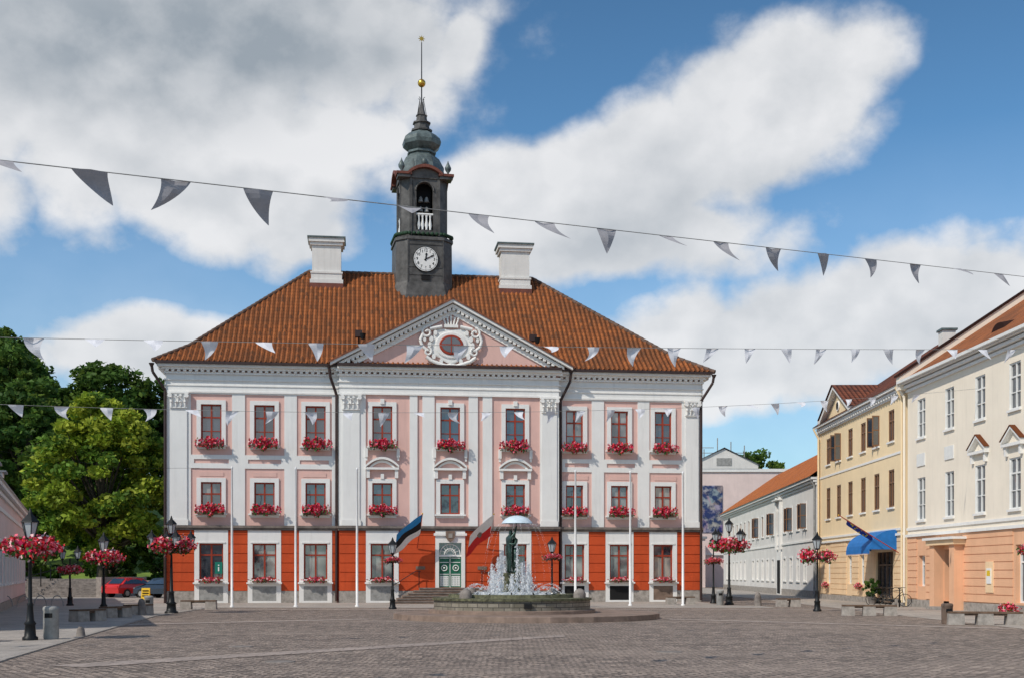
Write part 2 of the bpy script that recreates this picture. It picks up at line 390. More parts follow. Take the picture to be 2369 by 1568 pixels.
for a,b_ in pan:
    bandz(a,b_,8.02,8.32,0); bandz(a,b_,8.56,8.82,0)
    bandz(a,a+.18,8.32,8.56,0); bandz(b_-.18,b_,8.32,8.56,0)
    m_=(a+b_)/2
    trim.box(m_-.7,m_+.7,-.03,.01,7.55,7.8,pink)
    trim.box(m_-.7,m_+.7,-.025,.01,8.92,9.1,pink)
bandz(0,R0,12.42,13.72,0,.07); bandz(R1,W,12.42,13.72,0,.07)
bandz(R0,R1,12.55,13.72,RV,.07)
for a,b_ in ((R0,11.72),(14.35,14.82),(15.12,15.85),(17.92,18.48),(18.78,19.36),(22.30,R1)):
    bandz(a,b_,ZB+.15,12.55,RV,.08)
for (a,b_,v) in ((-.12,R0-.02,0),(R0-.1,R1+.1,RV),(R1+.02,W+.12,0)):
    for z0,z1,p in ((12.50,12.60,.14),(12.90,12.97,.12),(13.22,13.30,.15),(13.60,13.72,.2)):
        trim.box(a,b_,v-p,v+.015,z0,z1,trimw)
    trim.box(a-.1,b_+.1,v-.34,v+.015,13.84,13.98,trimw)
    trim.box(a-.35 if v==0 and a<0 else a,b_+.35 if b_>W else b_,v-.56,v+.015,13.98,14.2,trimw)
    n=int((b_-a)/.34)
    for k in range(n):
        x=a+.1+k*.34; trim.box(x,x+.18,v-.30,v+.012,13.722,13.838,trimw)
    trim.box(a-.42 if a<0 else a,b_+.42 if b_>W else b_,v-.72,v-.55,14.12,14.27,pipe_m)
for (a,b_,v) in ((-.1,R0-.02,0),(R0-.08,R1+.08,RV),(R1+.02,W+.1,0)):
    trim.box(a,b_,v-.24,v+.02,ZB,ZB+.14,beltst); trim.box(a,b_,v-.15,v+.02,ZB-.13,ZB-.002,beltst)
for x,s in ((0,-1),(W,1)):
    y0,y1=(x-.5,x+.0) if s<0 else (x,x+.5)
    trim.box(y0,y1,0.02,16.3,13.9,14.2,trimw); trim.box(x-.1 if s<0 else x,x if s<0 else x+.1,.02,16,12.4,13.8,white)
    trim.box(x-.1 if s<0 else x,x if s<0 else x+.1,.02,1.2,4.7,12.38,white)
for i,h in enumerate(up):
    v=vof(wc[i]); surround(trim,h,v,white,.25,.085,.26)
    if R0<wc[i]<R1:
        for s in (-1,1):
            x=wc[i]+s*.95; trim.box(x-.09,x+.09,v-.2,v,8.75,9.28,trimw); trim.box(x-.06,x+.06,v-.13,v,8.55,8.75,trimw)
        trim.box(wc[i]-.12,wc[i]+.12,v-.16,v,11.95,12.25,trimw)
for i,h in enumerate(lo):
    v=vof(wc[i]); surround(trim,h,v,white,.25,.085,.26)
    if R0<wc[i]<R1:
        c=wc[i]; N=12
        trim.box(c-1.0,c+1.0,v-.28,v,8.0,8.13,trimw)
        for k in range(N):
            t0=-1+2*k/N; t1=-1+2*(k+1)/N; z=lambda t:8.13+.5*(1-t*t)
            trim.beam((c+t0*1.0,z(t0)),(c+t1*1.0,z(t1)),v-.30,v,-.01,.13,trimw)
            trim.beam((c+t0*.85,z(t0)-.1),(c+t1*.85,z(t1)-.1),v-.1,v,-.1,.05,trimw)
        for s in (-1,1): trim.box(c+s*.85-.1,c+s*.85+.1,v-.2,v,7.5,8.0,trimw)
        trim.box(c-.1,c+.1,v-.14,v,7.45,7.75,trimw)
sur=[]
for h in gr:
    c=(h[0]+h[1])/2; hw=.98 if c<23 else .88; v=vof(c); sur.append((c-hw,c+hw))
    trim.box(c-hw,h[0]-.001,v-.07,v+.01,.0,ZB-.13,white); trim.box(h[1]+.001,c+hw,v-.07,v+.01,.0,ZB-.13,white)
    trim.box(h[0]-.001,h[1]+.001,v-.07,v+.01,h[3]+.001,ZB-.13,white)
    trim.box(h[0]-.001,h[1]+.001,v-.07,v+.01,1.0,h[2],white)
    trim.box(h[0]-.001,h[1]+.001,v-.07,v+.01,.0,.12,white)
    trim.box(h[0]-.001,h[1]+.001,v-.055,v+.01,.121,.999,graym if c<23 else (brownst if c>29 else dark))
    trim.box(c-hw-.06,c+hw+.06,v-.26,v+.01,1.14,1.24,trimw)
    trim.box(h[0]-.12,h[1]+.12,v-.11,v,h[3]+.02,h[3]+.10,trimw)
sur.append((15.95-.05,17.65+.05))
blk=sorted(sur)
def gaps(a,b_):
    out=[];x=a
    for s0,s1 in blk:
        if s1<a or s0>b_: continue
        if s0-x>.12: out.append((x,s0))
        x=max(x,s1)
    if b_-x>.12: out.append((x,b_))
    return out
rust=B()
for a,b_,v in ((0,R0-.12,0),(R0,R1,RV),(R1+.12,W,0)):
    for g0,g1 in gaps(a,b_):
        z=.735
        while z<ZB-.2:
            z1=min(z+.56,ZB-.135); rust.box(g0+.01,g1-.01,v-.05,v+.01,z,z1-.04,red); z+=.56
rust.obj('rustication',TH)
def capital(b,c,v,w,z0=11.62,z1=12.5):
    b.hexa([(c-w*.42,v-.10,z0),(c+w*.42,v-.10,z0),(c+w*.42,v,z0),(c-w*.42,v,z0),(c-w*.5,v-.2,z1-.1),(c+w*.5,v-.2,z1-.1),(c+w*.5,v,z1-.1),(c-w*.5,v,z1-.1)],trimw)
    b.box(c-w*.56,c+w*.56,v-.28,v,z1-.1,z1,trimw); b.box(c-w*.46,c+w*.46,v-.15,v,z0-.06,z0,trimw)
    for row,(n,zb,o) in enumerate(((4,z0+.02,.14),(3,z0+.28,.19))):
        for k in range(n):
            x=c-w*.36+w*.72*(k/(n-1))
            b.tube((x,v-o+.02,zb),(x,v-o-.05,zb+.28),.07,trimw,6,.05); b.ball((x,v-o-.08,zb+.28),.075,trimw,8,.7)
    for s in (-1,1):
        b.tube((c+s*w*.44,v-.32,z1-.22),(c+s*w*.44,v-.1,z1-.22),.13,trimw,10)
        b.tube((c+s*w*.12,v-.28,z1-.2),(c+s*w*.12,v-.1,z1-.2),.08,trimw,8)
for c,v,w in ((.72,-.07,1.1),(10.85,RV-.08,1.15),(22.87,RV-.08,1.05),(31.95,-.07,.95)):
    capital(trim,c,v,w)
    trim.box(c-w*.44,c+w*.44,v-.06,v,ZB+.5,11.56,white); trim.box(c-w*.5,c+w*.5,v-.1,v,ZB+.15,ZB+.5,trimw)
# pediment
ap=(16.93,18.05); el=(9.62,14.16); er=(24.25,14.16)
fr=RV-.62
trim.beam(el,ap,fr,RV+.3,.0,.22,trimw); trim.beam(ap,er,fr,RV+.3,.0,.22,trimw)
trim.beam((el[0]+.5,el[1]+.0),(ap[0],ap[1]-.27),RV-.38,RV+.2,.03,.20,trimw); trim.beam((ap[0],ap[1]-.27),(er[0]-.5,er[1]),RV-.38,RV+.2,.03,.20,trimw)
trim.beam((el[0]+1.3,el[1]+.02),(ap[0],ap[1]-.66),RV-.12,RV+.2,.0,.3,trimw); trim.beam((ap[0],ap[1]-.66),(er[0]-1.3,er[1]+.02),RV-.12,RV+.2,.0,.3,trimw)
for side in (0,1):
    p0,p1=((el[0]+1.0,el[1]+.22),(ap[0],ap[1]-.34)) if side==0 else ((ap[0],ap[1]-.34),(er[0]-1.0,er[1]+.22))
    for k in range(24):
        t=(k+.3)/24; x=p0[0]+(p1[0]-p0[0])*t; z=p0[1]+(p1[1]-p0[1])*t
        trim.box(x-.09,x+.09,RV-.34,RV+.05,z-.06,z+.14,trimw)
trim.face([(el[0]+.8,RV-.02,14.15),(er[0]-.8,RV-.02,14.15),(ap[0],RV-.02,17.75)],pink)
cc=(16.85,15.55)
def disc(b,cx,cz,rx,rz,y0,y1,mat,n=28,lob=0,ph=0):
    ring=lambda y,k:[(cx+rx*k*(1+lob*math.cos(5*t+ph))*math.cos(t),y,cz+rz*k*(1+lob*math.cos(5*t+ph))*math.sin(t)) for t in [2*math.pi*j/n for j in range(n)]]
    b.loft([ring(y1,1),ring(y0+.03,1),ring(y0,.93)],mat,True,False)
disc(trim,cc[0],cc[1],1.35,1.02,RV-.16,RV-.01,trimw,40,.10,math.pi/2)
disc(trim,cc[0],cc[1],.98,.80,RV-.24,RV-.14,trimw)
disc(trim,cc[0],cc[1],.72,.60,RV-.31,RV-.2,frame_red)
disc(trim,cc[0],cc[1],.60,.48,RV-.325,RV-.3,glass)
trim.box(cc[0]-.03,cc[0]+.03,RV-.36,RV-.32,cc[1]-.5,cc[1]+.5,frame_red); trim.box(cc[0]-.6,cc[0]+.6,RV-.36,RV-.32,cc[1]-.03,cc[1]+.03,frame_red)
def scroll(b,cx,cz,r,s,a0,turns=1.2,th=.07,y=RV-.2):
    pts=[]
    for i in range(15):
        f_=i/14; an=a0+s*f_*turns*2*math.pi; q=r*(1-.75*f_); pts.append((cx+q*math.cos(an),y-.06*f_,cz+q*math.sin(an)))
    b.path(pts,th,trimw,6)
for s in (-1,1):
    P=lambda dx,dz:(cc[0]+s*dx,RV-.2,cc[1]+dz)
    trim.path([P(.55,1.1),P(.95,1.02),P(1.28,.95)],.11,trimw,8)
    scroll(trim,cc[0]+s*1.45,cc[1]+.72,.34,-s,math.pi/2,1.2,.08)
    trim.path([P(1.72,.62),P(1.86,.25),P(1.74,-.12),P(1.5,-.3)],.10,trimw,8)
    scroll(trim,cc[0]+s*1.42,cc[1]-.42,.28,s,math.pi/2,1.1,.07)
    trim.path([P(1.5,-.72),P(1.15,-.98),P(.75,-1.12),P(.3,-1.26),P(0,-1.2)],.11,trimw,8)
    for (dx,dz,r) in ((1.2,.35,.13),(1.3,.0,.12),(1.05,-.7,.12),(.6,-.98,.11),(1.6,.3,.1),(.95,.72,.12)):
        disc(trim,cc[0]+s*dx,cc[1]+dz,r,r*1.4,RV-.26,RV-.01,trimw,10)
for k in range(-2,3):
    trim.tube((cc[0]+k*.14,RV-.15,cc[1]+1.12),(cc[0]+k*.22,RV-.15,cc[1]+1.62-.05*abs(k)),.06,trimw,6); trim.ball((cc[0]+k*.22,RV-.15,cc[1]+1.68-.05*abs(k)),.08,trimw,8)
trim.box(cc[0]-.42,cc[0]+.42,RV-.24,RV-.02,cc[1]+1.05,cc[1]+1.22,trimw)
trim.tube((cc[0],RV-.15,cc[1]+1.7),(cc[0],RV-.15,cc[1]+1.95),.04,trimw,6)
for pts in ([(-.75,-.62,14.0),(-.7,-.55,13.6),(-.05,-.14,12.6),(-.05,-.14,0)],
            [(9.55,-.62,14.1),(9.62,-.55,13.5),(9.98,-.16,12.5),(9.98,-.16,.1)],
            [(24.2,-.62,14.1),(24.15,-.55,13.5),(23.63,-.16,12.4),(23.63,-.16,.1)],
            [(33.2,-.62,14.0),(33.15,-.55,13.6),(32.5,-.2,12.5),(32.5,-.2,.1)]):
    trim.path(pts,.085,pipe_m,8); trim.lathe(pts[0][0],pts[0][1],[(.08,pts[0][2]-.1),(.17,pts[0][2]+.1)],8,pipe_m)
dv=RV
trim.box(15.9,door[0],dv-.12,dv+.01,.9,ZB-.13,trimw); trim.box(door[1],17.7,dv-.12,dv+.01,.9,ZB-.13,trimw)
trim.box(door[0],door[1],dv-.12,dv+.01,door[3],ZB-.13,trimw)
trim.box(15.8,17.8,dv-.22,dv-.11,4.05,4.2,trimw)
sh=[(-.28,.0),(.28,.0),(.28,-.35),(.16,-.56),(0,-.66),(-.16,-.56),(-.28,-.35)]
trim.loft([[(16.8+x,dv-.13,4.33+z) for x,z in sh],[(16.8+x,dv-.26,4.33+z) for x,z in sh]],brownst)
trim.box(16.68,16.92,dv-.29,dv-.26,3.92,4.18,granite2)
dy=dv+.1
dr=B()
dr.box(door[0],door[1],dy,dy+.08,.92,2.78,green_door)
dr.box(16.78,16.82,dy-.03,dy,.92,2.78,lattice_w)
dr.box(door[0],door[1],dy-.06,dy+.08,2.78,2.9,lattice_w)
dr.box(door[0],door[1],dy+.03,dy+.08,2.9,3.62,glass)
for s in (-1,1):
    c=16.8+s*.35
    dr.box(c-.26,c+.26,dy-.012,dy,1.0,1.62,lattice_w)
    for k in range(5):
        for j in range(5):
            dr.hexa([(c-.2+k*.1-.03,dy-.02,1.08+j*.115),(c-.2+k*.1,dy-.02,1.045+j*.115),(c-.2+k*.1+.03,dy-.02,1.08+j*.115),(c-.2+k*.1,dy-.02,1.115+j*.115),
                     (c-.2+k*.1-.03,dy-.011,1.08+j*.115),(c-.2+k*.1,dy-.011,1.045+j*.115),(c-.2+k*.1+.03,dy-.011,1.08+j*.115),(c-.2+k*.1,dy-.011,1.115+j*.115)],green_door)
    N=16
    for k in range(N):
        t0=2*math.pi*k/N;t1=2*math.pi*(k+1)/N
        dr.tube((c+.17*math.cos(t0),dy-.02,2.1+.17*math.sin(t0)),(c+.17*math.cos(t1),dy-.02,2.1+.17*math.sin(t1)),.03,lattice_w,6)
    dr.ball((c,dy-.02,2.1),.06,lattice_w,8)
    for zz in (1.7,2.42,2.68): dr.box(c-.27,c+.27,dy-.02,dy,zz,zz+.04,lattice_w)
for r in (.62,.34):
    for k in range(12):
        t0=math.pi*k/12;t1=math.pi*(k+1)/12
        dr.tube((16.8+r*math.cos(t0),dy,2.92+r*math.sin(t0)),(16.8+r*math.cos(t1),dy,2.92+r*math.sin(t1)),.03,lattice_w,6)
for k in range(1,8):
    t=math.pi*k/8; dr.tube((16.8+.2*math.cos(t),dy,2.92+.2*math.sin(t)),(16.8+.64*math.cos(t),dy,2.92+.64*math.sin(t)),.018,lattice_w,5)
dr.obj('entrance_door',TH)
st=B()
for k in range(6):
    z1=.91-.152*k; e=.34*k
    st.box(14.9-e,18.7+e,RV-1.5-e,RV-.051,max(0,z1-.152),z1-.001*k,brownst)
    st.box(14.9-e-.03,18.7+e+.03,RV-1.53-e,RV-1.5-e+.02,z1-.05,z1-.001*k-.001,granite)
for s in (-1,1):
    x=16.8+s*1.9
    st.path([(x+s*1.7,RV-.4,.95),(x+s*.2,RV-.4,1.9),(x-s*.1,RV-.4,1.9)],.025,black,6); st.tube((x,RV-.4,.9),(x,RV-.4,1.9),.025,black,6); st.tube((x+s*1.6,RV-.4,.0),(x+s*1.6,RV-.4,1.0),.025,black,6)
st.obj('entrance_steps',TH)
pl=B()
for u in (15.0,18.75): pl.box(u-.28,u+.28,RV-.09,RV-.05,2.0,2.2,brownst)
pl.box(3.02-.22,3.02+.22,.03,.07,1.75,2.45,info_g); pl.box(3.02-.035,3.02+.035,.02,.03,1.9,2.15,lattice_w); pl.box(3.02-.04,3.02+.04,.02,.03,2.22,2.29,lattice_w)
pl.obj('plaques',TH)
trim.obj('trim',TH)
# roof
ro=B()
e0,e1=-.68,33.24; vb=16.6; rz=21.82; r0,r1=8.0,23.0; rvv=8.0; ez=14.27; bv,bz=1.2,15.52
k=(bv+.68)/(rvv+.68); lb=e0+k*(r0-e0); rb=e1-k*(e1-r1)
ro.roof([(e0,-.68,ez),(e1,-.68,ez),(rb,bv,bz),(lb,bv,bz)],tile); ro.roof([(lb,bv,bz),(rb,bv,bz),(r1,rvv,rz),(r0,rvv,rz)],tile)
vbb=vb-(bv+.68)
ro.roof([(e1,vb,ez),(e0,vb,ez),(lb,vbb,bz),(rb,vbb,bz)],tile); ro.roof([(rb,vbb,bz),(lb,vbb,bz),(r0,rvv,rz),(r1,rvv,rz)],tile)
ro.roof([(e0,vb,ez),(e0,-.68,ez),(lb,bv,bz),(lb,vbb,bz)],tile); ro.roof([(lb,vbb,bz),(lb,bv,bz),(r0,rvv,rz)],tile)
ro.roof([(e1,-.68,ez),(e1,vb,ez),(rb,vbb,bz),(rb,bv,bz)],tile); ro.roof([(rb,bv,bz),(rb,vbb,bz),(r1,rvv,rz)],tile)
ro.face([(e0,-.68,ez-.02),(e1,-.68,ez-.02),(e1,vb,ez-.02),(e0,vb,ez-.02)],pipe_m)
kk=math.floor(e0/.3)
while True:
    u=kk*.3+.15; kk+=1
    if u<e0+.2: continue
    if u>e1-.2: break
    vm=rvv
    if u<r0: vm=-.68+(u-e0)/(r0-e0)*(rvv+.68)
    if u>r1: vm=-.68+(e1-u)/(e1-r1)*(rvv+.68)
    zz=lambda v: ez+(v+.68)*(bz-ez)/(bv+.68) if v<bv else bz+(v-bv)*(rz-bz)/(rvv-bv)
    segs_=[(-.68,min(bv,vm))]+([(bv,vm)] if vm>bv else [])
    for va_,vb_ in segs_:
        for s in (-1,1):
            us=u+s*.085
            ro.face([(us,va_,zz(va_)+.004),(u,va_-.03,zz(va_)+.085),(u,vb_-.03,zz(vb_)+.085),(us,vb_,zz(vb_)+.004)],tile,False,[(us,va_*1.35),(u,va_*1.35),(u,vb_*1.35),(us,vb_*1.35)])
def caps(b,p,q,r=.13,step=.4,mat=tile):
    p=Vector(p);q=Vector(q);n=int((q-p).length/step)
    for i in range(n):
        a=p.lerp(q,i/n); c=p.lerp(q,(i+1.08)/n); b.tube(a,c,r*1.08,mat,8,r*.88)
capm=M('ridge_tiles',(.24,.085,.045),.8,.35,3)
capd=M('mortared_hip_tiles',(.16,.10,.075),.85,.35,3)
caps(ro,(e0,-.68,ez),(lb,bv,bz),mat=capd); caps(ro,(lb,bv,bz),(r0,rvv,rz),mat=capd)
caps(ro,(e1,-.68,ez),(rb,bv,bz),mat=capd); caps(ro,(rb,bv,bz),(r1,rvv,rz),mat=capd); caps(ro,(r0,rvv,rz),(r1,rvv,rz),mat=capd)
zf=18.30
ro.roof([(9.5,fr-.06,14.36),(ap[0],fr-.06,zf),(ap[0],4.5,zf),(9.5,-.5,14.36)],tile); ro.roof([(24.36,fr-.06,14.36),(24.36,-.5,14.36),(ap[0],4.5,zf),(ap[0],fr-.06,zf)],tile)
ro.beam((9.5,14.28),(ap[0],zf-.06),fr-.08,fr+.02,-.02,.08,capm); ro.beam((ap[0],zf-.06),(24.36,14.28),fr-.08,fr+.02,-.02,.08,capm)
for u in (11.3,22.1):
    z=bz+(1.6-bv)*.91; ro.tube((u,1.5,z-.1),(u,1.2,z+.35),.05,black,8); ro.box(u-.22,u+.22,.95,1.35,z+.35,z+.75,pipe_m); ro.lathe(u+.25,1.0,[(.12,z+.2),(.2,z+.55)],8,black)
ro.obj('tiled_roof',TH)
for u,w in ((9.2,1.0),(21.7,1.0)):
    c=B(); v0=6.6
    c.box(u-w,u+w,v0,v0+1.6,18,21.4,offwh); c.box(u-w-.08,u+w+.08,v0-.08,v0+1.68,18.5,21.0,offwh)
    c.box(u-w+.06,u+w-.06,v0+.06,v0+1.54,21.4,23.25,offwh); c.box(u-w-.05,u+w+.05,v0-.05,v0+1.65,21.4,21.52,offwh)
    c.box(u-w-.06,u+w+.06,v0-.06,v0+1.66,23.25,23.45,offwh); c.box(u-w-.16,u+w+.16,v0-.16,v0+1.76,23.45,23.7,offwh)
    c.box(u-w-.24,u+w+.24,v0-.24,v0+1.84,23.7,23.8,leadg); c.box(u-w-.1,u+w+.1,v0-.1,v0+.1,20.1,20.75,corn_red); c.obj('chimney',TH)
for i,c in enumerate(wc):
    v=vof(c)
    link('upper_window_flowers',boxfl[i%3],TH,(c,v-.40,9.5),0 if i%2 else math.pi,(1,1,1.0+.1*(i%3)) if i<6 else (.92,1,1))
    if i!=4: link('middle_window_flowers',boxfl[(i+1)%3],TH,(c,v-.40,5.56),math.pi*(i%2),(1,1,1.1-.1*(i%2)) if i<6 else (.92,1,1))
    if i!=4: link('ground_window_flowers',boxfl_s[i%2],TH,(c,v-.36,1.38),math.pi*(i%2),(1,1,1) if i<6 else (.9,1,1))
fb=B()
for i,c in enumerate(wc):
    v=vof(c); fb.box(c-.72,c+.72,v-.48,v-.27,9.32,9.46,wood)
    if i!=4: fb.box(c-.72,c+.72,v-.48,v-.27,5.26,5.42,wood); fb.box(c-.7,c+.7,v-.44,v-.27,1.243,1.33,wood)
fb.obj('flower_boxes',TH)

# ------------------------------------------------------------ clock tower
TW=empty('clock_tower',(15.5,8.0,0),math.radians(5),TH)
t=B()
def octa(hw,z,ch=None):
    ch=hw*.5 if ch is None else ch; a=hw-ch
    return [(-a,-hw,z),(a,-hw,z),(hw,-a,z),(hw,a,z),(a,hw,z),(-a,hw,z),(-hw,a,z),(-hw,-a,z)]
def oloft(b,prof,mat,chk=None):
    b.loft([octa(hw,z,None if chk is None else hw*chk) for hw,z in prof],mat)
oloft(t,[(2.08,18.0),(2.08,20.0),(1.95,20.6),(1.88,21.0),(1.86,24.05)],lead,.36)
oloft(t,[(1.94,24.02),(1.94,24.2),(1.78,24.3)],lead,.36)
for x in (-1.17,1.17): t.box(x-.03,x+.03,-1.92,-1.8,20.9,24.0,lead)
for z in (21.6,22.2,23.7): t.box(-1.15,1.15,-1.905,-1.8,z,z+.03,lead)
t.box(-.28,.28,-1.95,-1.8,21.15,21.6,dark); t.box(-.35,.35,-1.98,-1.8,21.6,21.65,lead)
g=octa(1.88,24.42,1.88*.36)
for a,b_ in zip(g,g[1:]+g[:1]):
    for i in range(8):
        p=Vector(a).lerp(Vector(b_),(i+.5)/8); t.ball((p.x,p.y,p.z),.13,greenwr,6)
hb=1.52; ch=.52; a=hb-ch
def archface(b,rot,mat):
    hw_=.56; zs=24.5; zo=24.75; sp=27.35; zt=28.25; N=10
    Rm=Matrix.Rotation(rot,4,'Z')
    q=lambda x,y,z: tuple(Rm@Vector((x,y,z)))
    F=lambda pts,m_: b.face([q(*p) for p in pts],m_)
    y=-hb; yi=-hb+.3
    F([(-a,y,zs),(-hw_,y,zs),(-hw_,y,zt),(-a,y,zt)],mat); F([(hw_,y,zs),(a,y,zs),(a,y,zt),(hw_,y,zt)],mat)
    F([(-hw_,y,zs),(hw_,y,zs),(hw_,y,zo),(-hw_,y,zo)],mat)
    F([(-hw_,y,zo),(-hw_,yi,zo),(-hw_,yi,sp),(-hw_,y,sp)],mat);F([(hw_,y,zo),(hw_,yi,zo),(hw_,yi,sp),(hw_,y,sp)],mat)
    F([(-hw_,y,zo),(hw_,y,zo),(hw_,yi,zo),(-hw_,yi,zo)],mat)
    for i in range(N):
        t0=math.pi*i/N;t1=math.pi*(i+1)/N
        x0,z0=-hw_*math.cos(t0),sp+hw_*math.sin(t0); x1,z1=-hw_*math.cos(t1),sp+hw_*math.sin(t1)
        F([(x0,y,z0),(x1,y,z1),(x1,y,zt),(x0,y,zt)],mat); F([(x0,y,z0),(x1,y,z1),(x1,yi,z1),(x0,yi,z0)],mat)
        b.tube(q(x0*1.08,y-.03,sp+(z0-sp)*1.08),q(x1*1.08,y-.03,sp+(z1-sp)*1.08),.06,mat,6)
    for x in (-.38,-.13,.13,.38):
        c=q(x,y+.1,0); b.lathe(c[0],c[1],[(.08,24.8),(.06,24.86),(.12,25.1),(.06,25.4),(.055,25.6),(.09,25.75)],8,lattice_w)
    p0=q(-hw_,y+.1,25.82);p1=q(hw_,y+.1,25.82); b.tube(p0,p1,.08,lattice_w,6)
    for x in (-.2,.2):
        for zz in (26.35,27.0):
            c=q(x,y+.55,0); b.lathe(c[0],c[1],[(.18,zz-.24),(.13,zz-.1),(.10,zz+.05),(.03,zz+.12)],10,graym)
    for sx in (-1,1):
        xs=sorted((sx*(a-.16),sx*(a+.02)))
        pts=[q(xs[0],y-.06,24.4),q(xs[1],y-.06,24.4),q(xs[1],y+.02,24.4),q(xs[0],y+.02,24.4),q(xs[0],y-.06,28.2),q(xs[1],y-.06,28.2),q(xs[1],y+.02,28.2),q(xs[0],y+.02,28.2)]
        b.hexa(pts,mat)
    NN=12
    for i in range(NN):
        f0=-1+2*i/NN; f1=-1+2*(i+1)/NN; zz=lambda f: 28.28+.52*math.cos(f*math.pi/2)**.8 if abs(f)<.999 else 28.28
        z0,z1=zz(f0),zz(f1); x0,x1=f0*1.15,f1*1.15
        P=[(x0,y-.42,z0),(x1,y-.42,z1),(x1,y+.3,z1),(x0,y+.3,z0),(x0,y-.42,z0+.2),(x1,y-.42,z1+.2),(x1,y+.3,z1+.2),(x0,y+.3,z0+.2)]
        b.hexa([q(*p) for p in P],corn_red)
        P=[(x0,y-.1,28.15),(x1,y-.1,28.15),(x1,y+.3,28.15),(x0,y+.3,28.15),(x0,y-.1,z0),(x1,y-.1,z1),(x1,y+.3,z1),(x0,y+.3,z0)]
        b.hexa([q(*p) for p in P],mat)
for r in range(4): archface(t,r*math.pi/2,lead)
o0=octa(hb,24.3,ch);o1=octa(hb,28.3,ch)
for i in (1,3,5,7):
    j=(i+1)%8; t.face([o0[i],o0[j],o1[j],o1[i]],lead)
t.face(octa(hb,24.52,ch),dark); t.face(octa(hb,28.2,ch),dark)
t.box(-.8,.8,-.5,.5,24.5,28.2,dark); t.box(-.5,.5,-.8,.8,24.53,28.19,dark)
for sx in (-1,1):
    for sy in (-1,1):
        cx,cy=sx*(hb-.12),sy*(hb-.12)
        t.box(cx-.42,cx+.42,cy-.42,cy+.42,28.12,28.3,lead); t.box(cx-.5,cx+.5,cy-.5,cy+.5,28.3,28.46,corn_red)
        t.lathe(cx+sx*.15,cy+sy*.15,[(.12,28.46),(.06,28.6),(.2,28.8),(.22,28.95),(.12,29.15),(.05,29.3),(.02,29.42)],10,leadg)
oloft(t,[(1.55,28.4),(1.46,28.7),(1.42,29.0),(1.34,29.4),(1.12,29.85),(.82,30.1),(.78,30.2)],leadg,.586)
oloft(t,[(.92,30.2),(.92,30.32),(.80,30.38),(.98,30.5),(1.20,30.7),(1.25,30.92),(1.16,31.15),(.88,31.4),(.60,31.55),(.5,31.62)],leadg,.586)
oloft(t,[(.68,31.6),(.68,31.7),(.50,31.78),(.48,32.05),(.58,32.1),(.56,32.18),(.36,32.25),(.32,32.55),(.38,32.6),(.26,32.67),(.06,33.5)],lead,.586)
for r in range(4):
    an=r*math.pi/2; x,y=1.33*math.sin(an),-1.33*math.cos(an)
    t.ball((x,y,29.35),.2,leadg,8,1.3)
t.tube((0,0,33.3),(0,0,37.5),.045,black,8,.03)
for sx in (-1,1):
    for sy in (-1,1): t.path([(sx*.28,sy*.28,32.6),(sx*.1,sy*.1,33.7),(sx*.2,sy*.2,33.75)],.02,black,5)
t.ball((0,0,34.75),.27,gold,16)
star=[]
for i in range(16):
    r=.24 if i%2==0 else .10; an=math.pi*i/8; star.append((r*math.sin(an),r*math.cos(an)))
t.loft([[(x,-.02,37.75+z) for x,z in star],[(x,.02,37.75+z) for x,z in star]],gold)
t.tube((-.9,-1.9,24.2),(-.75,-1.35,29.5),.02,black,4)
N=36
face=[(0.82*math.cos(2*math.pi*i/N),0.82*math.sin(2*math.pi*i/N)) for i in range(N)]
cz=22.72; cy=-1.95
t.loft([[(x*1.03,cy+.1,cz+z*1.03) for x,z in face],[(x*1.03,cy-.02,cz+z*1.03) for x,z in face]],black)
t.loft([[(x*.97,cy,cz+z*.97) for x,z in face],[(x*.97,cy-.035,cz+z*.97) for x,z in face]],lattice_w)
for i in range(60):
    an=2*math.pi*i/60; x,z=.73*math.sin(an),.73*math.cos(an); s=.018 if i%5 else .03
    t.box(x-s,x+s,cy-.042,cy-.036,cz+z-s,cz+z+s,black)
def hand(b,ang,L,w,y):
    s,c=math.sin(ang),math.cos(ang); P=[(-w,-.12),(w,-.12),(w*.9,L*.6),(w*1.8,L*.7),(0,L),(-w*1.8,L*.7),(-w*.9,L*.6)]
    pts=[(px*c+pz*s,-px*s+pz*c) for px,pz in P]
    b.loft([[(x,y,cz+z) for x,z in pts],[(x,y-.012,cz+z) for x,z in pts]],black)
hand(t,math.radians(62),.64,.032,cy-.055); hand(t,math.radians(7),.44,.045,cy-.045)
DZ=.32
def remap(z):   # storey heights measured from the photograph
    if z<20.8: return z
    if z<21.9: return z-DZ*(z-20.8)/1.1
    if z<29.8: return z-DZ
    if z<33.3: return z-DZ*(33.3-z)/3.5
    return z
t.v=[(x,y,remap(z)) for x,y,z in t.v]
t.obj('tower_body',TW)
for n in range(1,13):
    cu=bpy.data.curves.new('numeral','FONT'); cu.body=str(n); cu.size=.26; cu.align_x='CENTER'; cu.align_y='CENTER'; cu.offset=.006
    cu.materials.append(black); o=bpy.data.objects.new('clock_numeral',cu); COL.objects.link(o)
    an=2*math.pi*n/12; o.location=(.57*math.sin(an),cy-.04,cz-DZ+.57*math.cos(an)); o.rotation_euler=(math.pi/2,0,0); o.parent=TW

